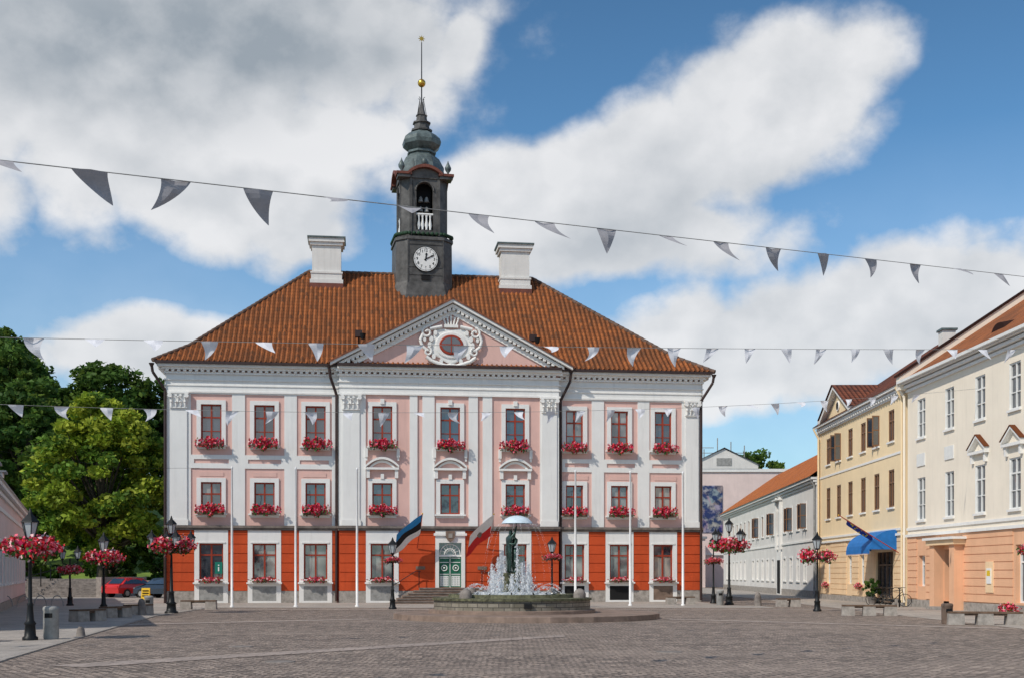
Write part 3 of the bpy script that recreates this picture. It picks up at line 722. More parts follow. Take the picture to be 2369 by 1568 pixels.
# ------------------------------------------------------------ flags on the facade
def flag(parent,p0,p1,hoist0,hoist1,fly,stripes,name,emb=False,n=14,seed=0,stars=False):
    b=B(); b.tube(p0,p1,.028,frame_red if not emb else frame_wh,8); P0=Vector(p0);P1=Vector(p1)
    b.ball(tuple(P1),.05,gold,8)
    h0=P0.lerp(P1,hoist0);h1=P0.lerp(P1,hoist1); F=Vector(fly); side=Vector((0,-1,0))
    M_=len(stripes)*2
    def pos(s,j):
        q=h1.lerp(h0,j/M_)
        return q+F*s+side*(.12*math.sin(s*8+seed+j*.3)*s**.5)+Vector((.04*math.sin(s*7+j*.4),0,.10*math.sin(s*math.pi)*(1-j/M_)+.04*math.sin(8*s+j)))
    rows=[[tuple(pos(i/n,j)) for j in range(M_+1)] for i in range(n+1)]
    for i in range(n):
        for j in range(M_):
            b.face([rows[i][j],rows[i+1][j],rows[i+1][j+1],rows[i][j+1]],stripes[j//2],True)
    if emb:
        c=Vector(rows[n//2][M_//2])+Vector((0,-.14,0)); b.loft([[(c.x+x*.5,c.y,c.z+.17+z*.5) for x,z in sh],[(c.x+x*.5,c.y-.01,c.z+.17+z*.5) for x,z in sh]],brownst)
    if stars:
        for k in range(12):
            a_=2*math.pi*k/12; p=pos(.5+.26*math.cos(a_),M_/2+M_*.3*math.sin(a_)); b.ball(tuple(p),.05,f_star,6)
    return b.obj(name,parent)
flag(TH,(14.80,RV-.1,3.3),(15.05,RV-1.5,5.3),.38,.98,(-1.55,-.1,-1.25),[f_blue,f_black,f_white],'national_flag')
flag(TH,(19.05,RV-.1,3.3),(19.3,RV-1.5,5.3),.38,.98,(-1.45,-.1,-1.3),[f_white,f_red],'town_flag',True,seed=1.5)
for (x,y) in ((-14.6,63.1),(-11.35,63.5),(-8.18,63.9),(3.42,65.3),(6.43,65.8),(9.35,66.2)):
    b=B(); b.lathe(0,0,[(.11,0),(.11,.08),(.07,.1),(.065,3.5),(.042,7.2),(.055,7.22),(.055,7.3),(.01,7.36)],10,poleM); b.tube((.06,-.06,.9),(.045,-.05,7.1),.008,graym,4)
    b.obj('flagpole',None,(x,y,0))

# ================================================================== RIGHT ROW
def simple_roof(b,u0,u1,v0,v1,ze,zr,mat,hl=0,hr=0,ov=.45):
    vm=(v0+v1)/2
    a,c=u0-(ov if hl else 0),u1+(ov if hr else 0)
    b.roof([(a,v0-ov,ze),(c,v0-ov,ze),(u1-hr,vm,zr),(u0+hl,vm,zr)],mat); b.roof([(c,v1+ov,ze),(a,v1+ov,ze),(u0+hl,vm,zr),(u1-hr,vm,zr)],mat)
    if hl: b.roof([(a,v1+ov,ze),(a,v0-ov,ze),(u0+hl,vm,zr)],mat)
    if hr: b.roof([(c,v0-ov,ze),(c,v1+ov,ze),(u1-hr,vm,zr)],mat)
    b.face([(a,v0-ov,ze-.02),(c,v0-ov,ze-.02),(c,v1+ov,ze-.02),(a,v1+ov,ze-.02)],trimw)
def shell(b,L,D,z0,z1,mat):
    b.face([(0,0,z0),(0,D,z0),(0,D,z1),(0,0,z1)],mat); b.face([(L,0,z0),(L,D,z0),(L,D,z1),(L,0,z1)],mat); b.face([(0,D,z0),(L,D,z0),(L,D,z1),(0,D,z1)],mat)
CH=empty('cream_house',(21.25,65,0),math.radians(-88.3)); L=30;D=16
b=B(); w=B()
cu_=[2.0,5.75,9.35,12.95,16.5,20,23.5,27]
top=[(c-.55,c+.55,8.85,10.85) for c in cu_]; mid=[(c-.55,c+.55,4.55,6.75) for c in cu_]
gnd=[(1.6,2.5,1.1,2.7),(13.0,15.2,.5,3.0),(18.0,19.2,1.0,3.0),(21.5,22.7,1.0,3.0),(25,26.2,1,3.0)]
wall(b,0,L,3.75,12.0,top+mid,0,cream,.14,frame_wh); wall(b,0,L,.4,3.75,gnd+[(5.1,6.9,.4,2.95)],0,peach,.3); wall(b,0,5.1,0,.4,[],-.04,granite2); wall(b,6.9,L,0,.4,[],-.04,granite2)
shell(b,L,D,0,12,cream)
for h in top+mid: window(w,h,0,frame_wh,glass,2,(.36,.70),.14,.06,.04)
for h in gnd: window(w,h,0,frame_wh,glass,2,(.7,),.3,.08,.04)
for h in top+mid: b.box(h[0]-.08,h[1]+.08,-.1,0,h[2]-.12,h[2]-.02,trimw)
for i,c in enumerate(cu_):
    if i in (2,3,4,5):
        b.box(c-.95,c+.95,-.22,0,7.25,7.38,trimw)
        for s in (-1,1): b.beam((c-.95,7.38) if s<0 else (c,8.0),(c,8.0) if s<0 else (c+.95,7.38),-.22,0,0,.12,trimw)
        b.beam((c-1.0,7.5),(c,8.13),-.26,0,0,.03,tile_o); b.beam((c,8.13),(c+1.0,7.5),-.26,0,0,.03,tile_o)
        for s in (-1,1): b.box(c+s*.72-.08,c+s*.72+.08,-.14,0,6.85,7.25,trimw)
    else: b.box(c-.55,c+.55,-.05,0,7.35,8.0,frame_wh)
for z,p in ((3.70,.12),(4.05,.06),(11.45,.12),(11.65,.28),(11.85,.42)): b.box(-.02,L,-p,0,z,z+.14,trimw)
z=.45
while z<3.6:
    for a_,c_ in ((0,1.4),(2.7,4.6),(7.4,12.8),(15.4,17.8),(19.4,21.3),(22.9,24.8),(26.4,L)): b.box(a_+.01,c_-.01,-.035,0,z,min(z+.33,3.69),peach)
    z+=.37
for x in (4.75,7.25): b.box(x-.3,x+.3,-.5,0,0,3.15,peach)
b.box(4.25,7.75,-.62,0,3.15,3.4,peach_l); b.box(4.1,7.9,-.75,0,3.4,3.52,trimw); b.box(5.1,6.9,.3,.35,.1,2.95,wood); b.box(5.1,6.9,.2,.3,2.1,2.2,wood)
b.box(5.0,7.0,-.9,0,0,.14,granite2)
b.box(10.1,10.9,-.08,-.03,.9,2.3,peach_l); b.box(10.3,10.75,-.12,-.08,1.3,2.0,lattice_w); b.box(3.4,3.9,-.08,-.03,1.8,2.2,brownst)
b.box(10.35,10.7,-.125,-.12,1.65,1.9,ysign)
simple_roof(b,0,L,0,D,12.02,17.6,tile_w,0,0,.45)
b.hexa([(-.35,-.5,11.6),(.15,-.5,11.6),(.15,8,11.6),(-.35,8,11.6),(-.35,-.5,12.3),(.15,-.5,12.3),(.15,8,18.0),(-.35,8,18.0)],cream)
b.hexa([(-.42,-.6,12.3),(.22,-.6,12.3),(.22,8,18.0),(-.42,8,18.0),(-.42,-.6,12.42),(.22,-.6,12.42),(.22,8,18.12),(-.42,8,18.12)],tile_b)
for c in (8.5,):
    b.loft([[(c+.8*math.cos(t_),1.2+dy_*1.0,12.9+dy_*.2+.55*math.sin(t_)) for t_ in [math.pi*i/8 for i in range(9)]] for dy_ in (0,2)],tile_b,True,True)
b.path([(-.1,-.55,11.9),(-.1,-.15,11.2),(-.1,-.15,.2)],.07,cream,8)
b.box(0,L,-.62,-.5,11.9,12.04,frame_wh)
b.obj('walls_and_roof',CH); w.obj('windows',CH)
YH=empty('yellow_house',(21.63,85,0),math.radians(-90.97)); L=19.45;D=14
b=B();w=B()
cu_=[2.4,5.2,8.1,11.1,14.0,16.9]
top=[(c-.55,c+.55,9.2,10.95) for c in cu_]; mid=[(c-.55,c+.55,5.5,7.6) for c in cu_]; gnd=[(1.9,2.9,1.1,2.9),(7.4,8.4,1.1,2.9),(10.3,11.3,1.1,2.9)]
wall(b,0,L,3.9,12,top+mid,0,yellow,.12); wall(b,0,L,.35,3.9,gnd+[(13.9,17.2,.35,3.0)],0,peach_l,.25); wall(b,0,13.9,0,.35,[],-.04,granite2); wall(b,17.2,L,0,.35,[],-.04,granite2)
shell(b,L,D,0,12,yellow)
for h in top+mid: window(w,h,0,frame_br,glass,2,(.66,),.12,.08,.05)
for h in gnd: window(w,h,0,frame_wh,glass,2,(.66,),.25,.08,.05)
for h in (top[1],top[4]):
    for x in (h[0],h[1]): casement(w,x,h[2],h[3],.42,frame_br,glass)
for h in top+mid: b.box(h[0]-.1,h[1]+.1,-.1,0,h[2]-.12,h[2]-.02,trimw)
w.face([(13.9,.23,.1),(17.2,.23,.1),(17.2,.23,3.0),(13.9,.23,3.0)],glass)
for x in (13.9,14.7,15.55,16.4,17.12): w.box(x,x+.09,.1,.22,.1,3.0,wood)
for z in (.1,.9,2.2): w.box(13.9,17.2,.11,.215,z,z+.1,wood)
for z,p in ((3.85,.12),(4.15,.08),(8.35,.04),(11.5,.12),(11.7,.25),(11.88,.4)): b.box(0,L,-p,0,z,z+.13,trimw)
for k in range(int(L/.5)): b.box(.1+k*.5,.3+k*.5,-.24,0,11.58,11.69,trimw)
z=.4
while z<3.7:
    for a_,c_ in ((0,1.75),(3.05,7.25),(8.55,10.15),(11.45,13.7),(17.4,L)): b.box(a_+.01,c_-.01,-.03,0,z,min(z+.31,3.84),peach_l)
    z+=.35
simple_roof(b,0,L+.1,0,D,12.02,17.1,tile_b,3,0,.45)
c=5.6; b.face([(c-3.4,-.12,12.05),(c+3.4,-.12,12.05),(c,-.12,13.75)],yellow)
for s in (-1,1):
    b.beam((c-3.8,11.98) if s<0 else (c,13.85),(c,13.85) if s<0 else (c+3.8,11.98),-.5,.1,0,.25,trimw)
b.roof([(c-3.9,-.6,12.25),(c,-.6,14.14),(c,3.2,14.14),(c-3.9,.0,12.25)],tile_b); b.roof([(c+3.9,-.6,12.25),(c,-.6,14.14),(c,3.2,14.14),(c+3.9,.0,12.25)],tile_b)
disc(b,c,12.75,.35,.35,-.2,-.11,trimw,16); disc(b,c,12.75,.26,.26,-.22,-.19,dark,16)
b.box(9.2,10.0,5.2,6.0,15,16.8,offwh); b.box(9.1,10.1,5.1,6.1,16.8,16.92,leadg)
b.box(-.3,0,-.1,3.0,0,12.6,offwh)
for x in (0.12,L-.15): b.path([(x,-.5,11.9),(x,-.14,11.2),(x,-.14,.2)],.07,yellow,8)
b.obj('walls_and_roof',YH); w.obj('windows',YH)
aw=B(); x0,x1=13.0,18.0; N=8
pr=[(-.02-1.5*math.sin(i/N*math.pi/2),4.2-1.1*(1-math.cos(i/N*math.pi/2))) for i in range(N+1)]
for i in range(N): aw.face([(x0,pr[i][0],pr[i][1]),(x1,pr[i][0],pr[i][1]),(x1,pr[i+1][0],pr[i+1][1]),(x0,pr[i+1][0],pr[i+1][1])],blue_aw,True)
for x in (x0,x1): aw.face([(x,-.02,3.1)]+[(x,p[0],p[1]) for p in pr],blue_aw)
for k in range(20):
    a_=x0+(x1-x0)*k/20; c_=x0+(x1-x0)*(k+1)/20; aw.face([(a_,-1.53,3.1),(c_,-1.53,3.1),(c_,-1.53,2.9),((a_+c_)/2,-1.53,2.82),(a_,-1.53,2.9)],blue_aw)
aw.obj('awning',YH)
flag(YH,(18.6,-.1,2.9),(17.9,-3.2,5.0),.50,.97,(-1.0,.75,-.55),[f_navy,f_navy,f_navy],'european_flag',seed=.7,stars=True)
for uu in (2.4,10.8): link('flowers',boxfl_s[0],YH,(uu,-.25,1.0),0,(.7,1,1))
LH=empty('white_street_house',(25,143,0),math.radians(-93.3)); L=56.8;D=11
b=B();w=B()
hs=[];hg=[]
c=3.5
while c<L-2:
    hs.append((c-.55,c+.55,5.15,7.0)); hg.append((c-.55,c+.55,1.2,3.0)); c+=3.05
hg=[h for i,h in enumerate(hg) if i not in (12,6)]
wall(b,0,L,.5,8.7,hs+hg,0,offwh,.15); wall(b,0,L,0,.5,[],-.05,granite2); shell(b,L,D,0,8.7,offwh)
for h in hs: window(w,h,0,frame_br,glass,2,(.66,),.15); surround(b,h,0,trimw,.14,.04,.1)
for h in hg: window(w,h,0,frame_wh,glass,2,(.66,),.15); surround(b,h,0,trimw,.14,.04,.1)
for i in (8,11,14,16):
    h=hs[i]
    for x in (h[0],h[1]): casement(w,x,h[2],h[3],.5,frame_br,glass)
for z,p in ((4.1,.08),(8.1,.1),(8.3,.25),(8.5,.4)): b.box(0,L,-p,0,z,z+.15,trimw)
b.box(39.6,41.8,-.1,0,0,3.6,trimw); b.box(40,41.4,-.13,-.1,.1,2.9,dark); b.box(39.4,42,-.5,0,7.9,8.0,trimw); b.box(39.5,39.9,-.25,0,3.8,8.2,trimw); b.box(41.5,41.9,-.25,0,3.8,8.2,trimw)
simple_roof(b,0,L,0,D,8.72,13.0,tile_o,4,0,.5); b.path([(L-.3,-.4,8.6),(L-.3,-.12,8),(L-.3,-.12,.1)],.07,graym)
b.obj('walls_and_roof',LH); w.obj('windows',LH)
PB=empty('pink_apartment_building',(18,160,0),0)
b=B();w=B()
hs=[(12.5,16,8.2,11),(12.5,16,3.2,6),(19,22.5,8.2,11)]
wall(b,0,26,0,15.2,hs,0,palepink,.2); shell(b,26,14,0,15.2,palepink); b.box(-.2,26.2,-.2,14.2,15.2,15.6,trimw)
for h in hs: window(w,h,0,frame_wh,glass,3,(.6,),.2)
b.face([(5.5,-.25,15.6),(14.5,-.25,15.6),(14.5,-.25,16.2),(10,-.25,18.2),(5.5,-.25,16.2)],offwh); b.box(9,11,-.3,-.26,16,17,graym)
b.roof([(5.3,-.5,16.1),(10,-.5,18.4),(10,9,18.4),(5.3,9,16.1)],greyroof); b.roof([(14.7,-.5,16.1),(10,-.5,18.4),(10,9,18.4),(14.7,9,16.1)],greyroof)
for x in range(0,24,3): b.tube((x*.6+.5,2,15.6),(x*.6+.5,2,18.4+(x%4)*.5),.07,graym,5)
b.tube((0,2,17.9),(13,2,17.9),.05,graym,5); b.tube((0,2,18.6),(9,2,18.6),.05,graym,5)
b.box(7.0,9.8,-.12,-.05,7.2,13.4,poster); b.box(0,26,-.3,0,4.2,4.5,trimw)
b.box(0,6.6,-6,0,0,6.2,palepink); b.box(-.1,6.8,-6.2,0,6.2,6.5,greyroof)
b.obj('walls_and_roof',PB); w.obj('windows',PB)
LP=empty('pink_house',(-16.5,36.2,0),math.radians(109.8)); L=48.7;D=10
b=B();w=B(); hs=[];c=2.0
while c<L-1: hs.append((c-.55,c+.55,1.3,3.2)); c+=3.0
wall(b,0,L,.4,5.7,hs,0,palepink,.14,trimw); wall(b,0,L,0,.4,[],-.05,granite2); shell(b,L,D,0,5.7,palepink)
for h in hs: window(w,h,0,frame_br,glass,2,(.66,),.14); surround(b,h,0,trimw,.15,.05,.12)
for z,p in ((4.6,.06),(5.25,.12),(5.5,.3)): b.box(0,L,-p,0,z,z+.18,trimw)
simple_roof(b,0,L,0,D,5.72,9.2,greyroof,0,3,.4)
for x in (20,26,32,38): b.box(x-.8,x+.8,.8,3.2,6.0,7.7,offwh); b.box(x-.95,x+.95,.6,3.4,7.7,7.8,greyroof); b.box(x-.4,x+.4,.76,.8,6.3,7.4,glass)
b.obj('walls_and_roof',LP); w.obj('windows',LP)

# ================================================================== GROUND
def sheet(name,pts,mat,z):
    b=B(); b.face([(x,y,z) for x,y in pts],mat); return b.obj(name)
sheet('plaza_cobblestones',[(-900,-300),(900,-300),(900,1500),(-900,1500)],cobble,0)
sheet('pavement',[(-9.0,18),(-10.4,24.6),(-12.6,37),(-14.75,49.5),(-15.5,62),(-60,62),(-60,18)],slabs,.006)
sheet('pavement',[(-60,62.01),(13.5,62.01),(13.5,66),(11.6,66.2),(11.6,80),(-20.3,80),(-22,100),(-60,100)],slabs,.008)
sheet('pavement',[(16.2,20),(24,20),(24,150),(17.5,150),(17,80),(16.2,50)],slabs,.006)
sheet('paving_band',[(-40,57.4),(22,58.6),(22,59.5),(-40,58.3)],slab_r,.012)
sheet('paving_band',[(-8.0,22.5),(1.5,33.5),(1.5,34.6),(-8.8,23.0)],slab_r,.010)
sheet('paving_band',[(6.0,46),(15.8,38),(15.8,39),(6.0,47)],slab_r,.010)
sheet('paving_band',[(-13,41),(-5.5,46),(-5.5,47),(-13.3,42)],slab_r,.010)
b=B()
kp=[(-9.0,18),(-10.4,24.6),(-12.6,37),(-14.75,49.5),(-15.5,62)]
for p,q in zip(kp[:-1],kp[1:]):
    b.hexa([(p[0]-.0,p[1],0),(p[0]+.16,p[1],0),(q[0]+.16,q[1],0),(q[0],q[1],0),(p[0]-.0,p[1],.03),(p[0]+.16,p[1],.03),(q[0]+.16,q[1],.03),(q[0],q[1],.03)],granite2)
b.obj('kerb')
for x,y in ((-4.6,24),(-6.5,29),(3.5,27)):
    b=B(); b.lathe(0,0,[(.30,0),(.30,.014),(.27,.016)],24,granite); b.obj('manhole_cover',None,(x,y,0))
nx,ny=50,40; xs=np.linspace(-170,10,nx); ys=np.linspace(99,260,ny); vs=[];fs=[]
def hz(x,y):
    s=min(1,max(0,(y-101)/75)); s=s*s*(3-2*s); k=min(1,max(0,(8-x)/25)); return 13*s*k+.5*math.sin(x*.13)*math.sin(y*.11)*s+.02-.1*(1-min(1,(y-99)/3))
for y in ys:
    for x in xs: vs.append((x,y,hz(x,y)))
for j in range(ny-1):
    for i in range(nx-1): fs.append((j*nx+i,j*nx+i+1,(j+1)*nx+i+1,(j+1)*nx+i))
b=B(); b.idx(vs,fs,grass,True); b.obj('grassy_hill')
b=B()
for k in range(9): b.box(-38.5,-30.6,90+k*.7,99,.0+k*.15,.15+k*.15,granite)
b.box(-30.6,-30.2,89,100,0,1.5,granite2); b.box(-38.9,-38.5,89,100,0,1.5,granite2)
for k in range(6): b.tube((-36.4,89.5+k*2,0.2),(-36.4,89.5+k*2,2.2),.04,black,5)
b.tube((-36.4,89.5,1.4),(-36.4,99.5,2.4),.04,black,5)
b.obj('stone_stairs')
b=B(); b.box(-30,-20,99,99.5,0,1.1,granite); b.box(-30.1,-19.9,98.9,99.6,1.1,1.2,granite2); b.obj('retaining_wall')

# ================================================================== TREES
def tree_meshes(name,H,cr,z0,mats,seed,ncl,leaf,nl,egg=1.0):
    r=np.random.default_rng(seed)
    cz_=(H+z0)/2; rz_=(H-z0)/2
    C=[];Rr=[]
    lob=r.normal(size=(7,3)); lob/=np.linalg.norm(lob,axis=1)[:,None]
    for i in range(ncl):
        d=r.normal(size=3); d/=np.linalg.norm(d); rad=.45+.55*r.random()**.5
        rad*= .80+.22*max(np.dot(lob,d))*1.15
        zz=d[2]*rad; taper=1-.38*max(0,zz)*egg
        C.append((d[0]*rad*cr*taper,d[1]*rad*cr*taper,cz_+zz*rz_)); Rr.append(cr*(.12+.12*r.random()))
    C=np.array(C);Rr=np.array(Rr)
    pts=[];mi=[]
    for c,q in zip(C,Rr):
        n=nl; p=r.normal(size=(n,3)); p/=np.linalg.norm(p,axis=1)[:,None]; p*=(r.random(n)**.4)[:,None]*q; p[:,2]*=.62
        pts.append(p+c)
        k=r.choice(3,p=[.3,.45,.25]) ; m_=np.full(n,k); m_=np.where(r.random(n)<.25,r.integers(0,3,n),m_); mi.append(m_)
    P=np.concatenate(pts); mi=np.concatenate(mi); n=len(P)
    t_=r.normal(size=(n,3)); t_[:,2]*=.6; t_/=np.linalg.norm(t_,axis=1)[:,None]; q=np.cross(t_,r.normal(size=(n,3))); q/=np.linalg.norm(q,axis=1)[:,None]
    s=leaf*(.6+.7*r.random(n)); T=t_*s[:,None]; Q=q*s[:,None]*.6
    V=np.stack([P+T,P+Q,P-T,P-Q],1).reshape(-1,3)
    me=bpy.data.meshes.new(name+'_foliage'); me.from_pydata(V.tolist(),[],[(4*i,4*i+1,4*i+2,4*i+3) for i in range(n)])
    for m_ in mats: me.materials.append(m_)
    me.polygons.foreach_set('material_index',mi.astype(int).tolist()); me.update()
    b=B(); tr=cr*.075
    b.tube((0,0,-1),(.2,0,z0+rz_*.4),tr*1.2,bark,10,tr*.8); b.tube((.2,0,z0+rz_*.4),(0,0,cz_+rz_*.5),tr*.8,bark,8,tr*.3)
    for i in range(0,min(ncl,40)):
        c=C[i]; zb=z0+ (c[2]-z0)*.35; b.tube((.1,0,zb),tuple(c),tr*.38,bark,5,.03)
    o=b.obj(name+'_trunk'); tm=o.data; COL.objects.unlink(o); bpy.data.objects.remove(o)
    return me,tm
def place_tree(name,ms,loc,rz_=0,sc=1,scz=None):
    e=empty(name,loc,rz_); e.scale=(sc,sc,scz or sc)
    link('foliage',ms[0],e); link('trunk',ms[1],e)
linden=tree_meshes('linden',17.4,5.8,2.4,lf_l,21,200,.24,170)
dk=[tree_meshes('maple',20,6.8,4,lf_d,31+i,140,.33,130,.6) for i in range(3)]
place_tree('linden_tree',linden,(-35.3,104,.2))
for i,(x,y,s,sz) in enumerate(((-27.5,112,.75,.78),(-47,118,.95,.95),(-55,128,1.0,1.15),(-45,134,1.0,.95),(-60,140,1.15,1.2),(-37,138,.9,.92),(-29,128,.75,.78),(-70,120,1.1,1.1),(-66,155,1.2,1.1),(-24,124,.85,.74),(-42,119,.7,.6),(-52,112,.55,.5),(-80,140,1.2,1.2))):
    place_tree('maple_tree',dk[i%3],(x,y,hz(x,y)),i*1.3,s,sz)
bush=tree_meshes('shrub',4.2,3.2,.2,lf_d,77,40,.22,120,.3)
for i,(x,y) in enumerate(((-42,106),(-30,107),(-25,105),(-48,108),(-37,112))): place_tree('shrub',bush,(x,y,hz(x,y)-.2),i*1.1,1+.15*(i%2))
place_tree('maple_tree',dk[1],(36,178,0),.5,.85,1.0); place_tree('maple_tree',dk[2],(46,185,0),2,.9,.9)
for i in range(9): place_tree('maple_tree',dk[i%3],(-12+i*11,200+(i%3)*9,0),i*.8,.8,.5)

# ================================================================== STREET LAMPS
def lantern(b,x,y,z,s=1.0):
    b.lathe(x,y,[(.03*s,z-.12*s),(.07*s,z-.05*s),(.10*s,z)],6,black,False)
    b.lathe(x,y,[(.105*s,z),(.19*s,z+.36*s)],6,lampglass,False)
    for j in range(6):
        an=2*math.pi*j/6; b.tube((x+.108*s*math.cos(an),y+.108*s*math.sin(an),z),(x+.195*s*math.cos(an),y+.195*s*math.sin(an),z+.36*s),.013*s,black,4)
    b.lathe(x,y,[(.23*s,z+.36*s),(.22*s,z+.39*s),(.10*s,z+.52*s),(.06*s,z+.56*s),(.05*s,z+.60*s),(.015*s,z+.70*s)],6,black,False)
def lamp(x,y,H,ring_z=None,ring_r=.5,n=6,arms=0,armr=.6,two=False,rz_=0,bs=1.0):
    e=empty('street_lamp',(x,y,0),rz_); b=B(); hp=H-.72
    b.lathe(0,0,[(.20*bs,0),(.20*bs,.08),(.15*bs,.12),(.13*bs,.4),(.16*bs,.44),(.10*bs,.52),(.075*bs,.9),(.09*bs,.94),(.055*bs,1.0),(.045,hp*.75),(.06,hp*.76),(.04,hp*.78),(.035,hp)],12,black)
    if not two: lantern(b,0,0,hp,1.1)
    for k in range(arms):
        an=2*math.pi*k/arms+.5; dx,dy_=math.cos(an),math.sin(an)
        zb=hp-.75; b.path([(0,0,zb),(dx*armr*.5,dy_*armr*.5,zb-.12),(dx*armr*.95,dy_*armr*.95,zb),(dx*armr,dy_*armr,zb+.12)],.022,black,6)
        lantern(b,dx*armr,dy_*armr,zb+.2,1.0)
    if two:
        b.path([(-.42,0,hp-.05),(-.42,0,hp-.25),(0,0,hp-.4),(.42,0,hp-.25),(.42,0,hp-.05)],.022,black,6)
        for s in (-1,1): lantern(b,s*.42,0,hp)
    if ring_z:
        for k in range(16):
            t0=2*math.pi*k/16;t1=2*math.pi*(k+1)/16; q=ring_r*.6
            b.tube((q*math.cos(t0),q*math.sin(t0),ring_z-.1),(q*math.cos(t1),q*math.sin(t1),ring_z-.1),.02,black,5)
        for k in range(4):
            t0=math.pi*k/2; b.tube((0,0,ring_z+.25),(ring_r*.6*math.cos(t0),ring_r*.6*math.sin(t0),ring_z-.1),.015,black,5)
        sc=ring_r/.76 if n>2 else 1
        for k in range(n):
            an=2*math.pi*k/n; q=max(0,ring_r-.40*(1 if n==2 else sc*.85))
            sz_=sc*.85 if n>2 else 1
            link('flower_basket',basket[k%2],e,(q*math.cos(an),q*math.sin(an),ring_z+.04*math.sin(k*2.3)),an*1.7,(sz_,sz_,sz_*(1.0+.2*math.sin(k*1.7))))
    b.obj('post',e)
lamp(-12.66,31.8,3.42,2.44,.78,6,bs=1.0)
lamp(-16.7,49.5,3.4,2.4,.80,6)
lamp(-24.1,66,3.3,1.95,.68,5,two=True)
lamp(-15.0,53.3,4.25,3.0,1.02,7,arms=4,armr=.85,bs=1.5)
lamp(-5.9,59.8,3.5,2.42,.46,4)
lamp(2.05,62,3.6,2.6,.5,4)
lamp(12.2,68,4.85,3.35,1.1,7,arms=4,armr=.95,bs=1.4)
lamp(11.9,71.5,4.0,2.5,.55,4)
lamp(14.2,56.3,3.65,2.55,.82,2)
lamp(17.2,40,3.65,2.55,.5,4)

# ================================================================== FURNITURE
def bench(x,y,L_,rz_=0,blocks=2,h=.45):
    e=empty('park_bench',(x,y,0),rz_); b=B()
    for k in range(blocks):
        c=-L_/2+.25+k*(L_-.5)/(blocks-1)
        b.hexa([(c-.27,-.26,0),(c+.27,-.26,0),(c+.27,.26,0),(c-.27,.26,0),(c-.25,-.24,h-.06),(c+.25,-.24,h-.06),(c+.25,.24,h-.06),(c-.25,.24,h-.06)],granite2)
    b.obj('supports',e); s=B()
    for k in range(4): s.box(-L_/2,L_/2,-.25+k*.128,-.25+k*.128+.112,h-.06,h,wood)
    s.box(-L_/2+.3,L_/2-.3,-.2,.2,h-.13,h-.062,wood); s.obj('seat',e)
bench(-14.15,31.0,1.7,math.radians(8))
bench(-15.6,44.5,1.3,math.radians(62)); bench(-15.8,48.2,1.3,math.radians(65)); bench(-15.9,51.5,1.3,math.radians(65))
bench(-15.4,59.5,1.7,.1); bench(9.6,69,1.6,.1); bench(14.6,64,1.2,0); bench(14.9,50.5,2.2,math.radians(-12),3); bench(16.2,41.5,2.4,math.radians(-10),3)
def bin_(x,y,r,h,mat,name='litter_bin'):
    b=B(); b.lathe(0,0,[(r*.9,0),(r,.05),(r,h-.12),(r*1.06,h-.1),(r*1.06,h-.04),(r*.9,h),(r*.55,h+.01)],18,mat); b.box(-r*.5,r*.5,-r*1.03,-r*.9,h-.3,h-.18,dark); b.obj(name,None,(x,y,0))
bin_(-12.3,32.3,.2,.88,graym); bin_(-15.9,53,.19,.78,graym); bin_(11.55,67.2,.2,.85,graym); bin_(15.1,42,.19,.72,brownst)
def boll(x,y,r=.19,h=.7):
    b=B(); b.lathe(0,0,[(r*1.1,0),(r*1.05,h*.15),(r*.85,h*.7),(r*.6,h*.92),(r*.2,h)],12,granite); b.obj('stone_bollard',None,(x,y,0))
boll(-15.7,51.3); boll(13.4,66,.2,.75); boll(-11.9,33.4,.12,.3)
b=B(); b.hexa([(-.28,-.22,0),(.28,-.22,0),(.28,-.19,0),(-.28,-.19,0),(-.28,-.02,.8),(.28,-.02,.8),(.28,.0,.8),(-.28,.0,.8)],ysign)
b.hexa([(-.28,.19,0),(.28,.19,0),(.28,.22,0),(-.28,.22,0),(-.28,.0,.8),(.28,.0,.8),(.28,.02,.8),(-.28,.02,.8)],ysign)
for k in range(3): b.box(-.2,.2,-.19+.04*k,-.14+.04*k,.25+k*.17,.31+k*.17,dark)
b.obj('sandwich_board',None,(-24.5,81,0))
b=B()
for k in range(5):
    pts=[(k*.8-2+.3*math.cos(t_)*1.0,0,.1+.55*math.sin(t_)) for t_ in [math.pi*i/8 for i in range(9)]]; b.path(pts,.025,graym,6)
b.obj('bicycle_rack',None,(-24.2,61,0),.3)
def bike(x,y,rz_):
    e=empty('bicycle',(x,y,0),rz_); b=B()
    for cx in (-.52,.52):
        N=20
        for i in range(N):
            t0=2*math.pi*i/N;t1=2*math.pi*(i+1)/N
            b.tube((cx+.33*math.cos(t0),0,.34+.33*math.sin(t0)),(cx+.33*math.cos(t1),0,.34+.33*math.sin(t1)),.018,rubber,5)
        for i in range(8):
            t0=math.pi*i/4; b.tube((cx,0,.34),(cx+.32*math.cos(t0),0,.34+.32*math.sin(t0)),.004,graym,3)
    F=[((-.52,.34),(-.15,.85)),((-.52,.34),(-.1,.3)),((-.1,.3),(-.17,.95)),((-.1,.3),(.38,.8)),((-.15,.82),(.37,.88)),((.52,.34),(.35,.98))]
    for p,q in F: b.tube((p[0],0,p[1]),(q[0],0,q[1]),.018,black,6)
    b.box(-.3,-.05,-.07,.07,.95,1.0,rubber); b.tube((.34,-.28,1.02),(.34,.28,1.02),.015,black,6); b.lathe(-.1,0,[(.09,.24),(.09,.36)],10,black); b.obj('frame',e)
bike(20.2,66.5,math.radians(15)); bike(20.4,64.5,math.radians(-20)); bike(20.3,63.4,math.radians(70))
PP=empty('potted_plant',(20.8,69.9,0)); b=B(); b.lathe(0,0,[(.18,0),(.28,.4),(.3,.42),(.26,.42)],12,granite); b.obj('planter',PP); link('foliage',bush[0],PP,(0,0,.3),0,(.17,.17,.28))
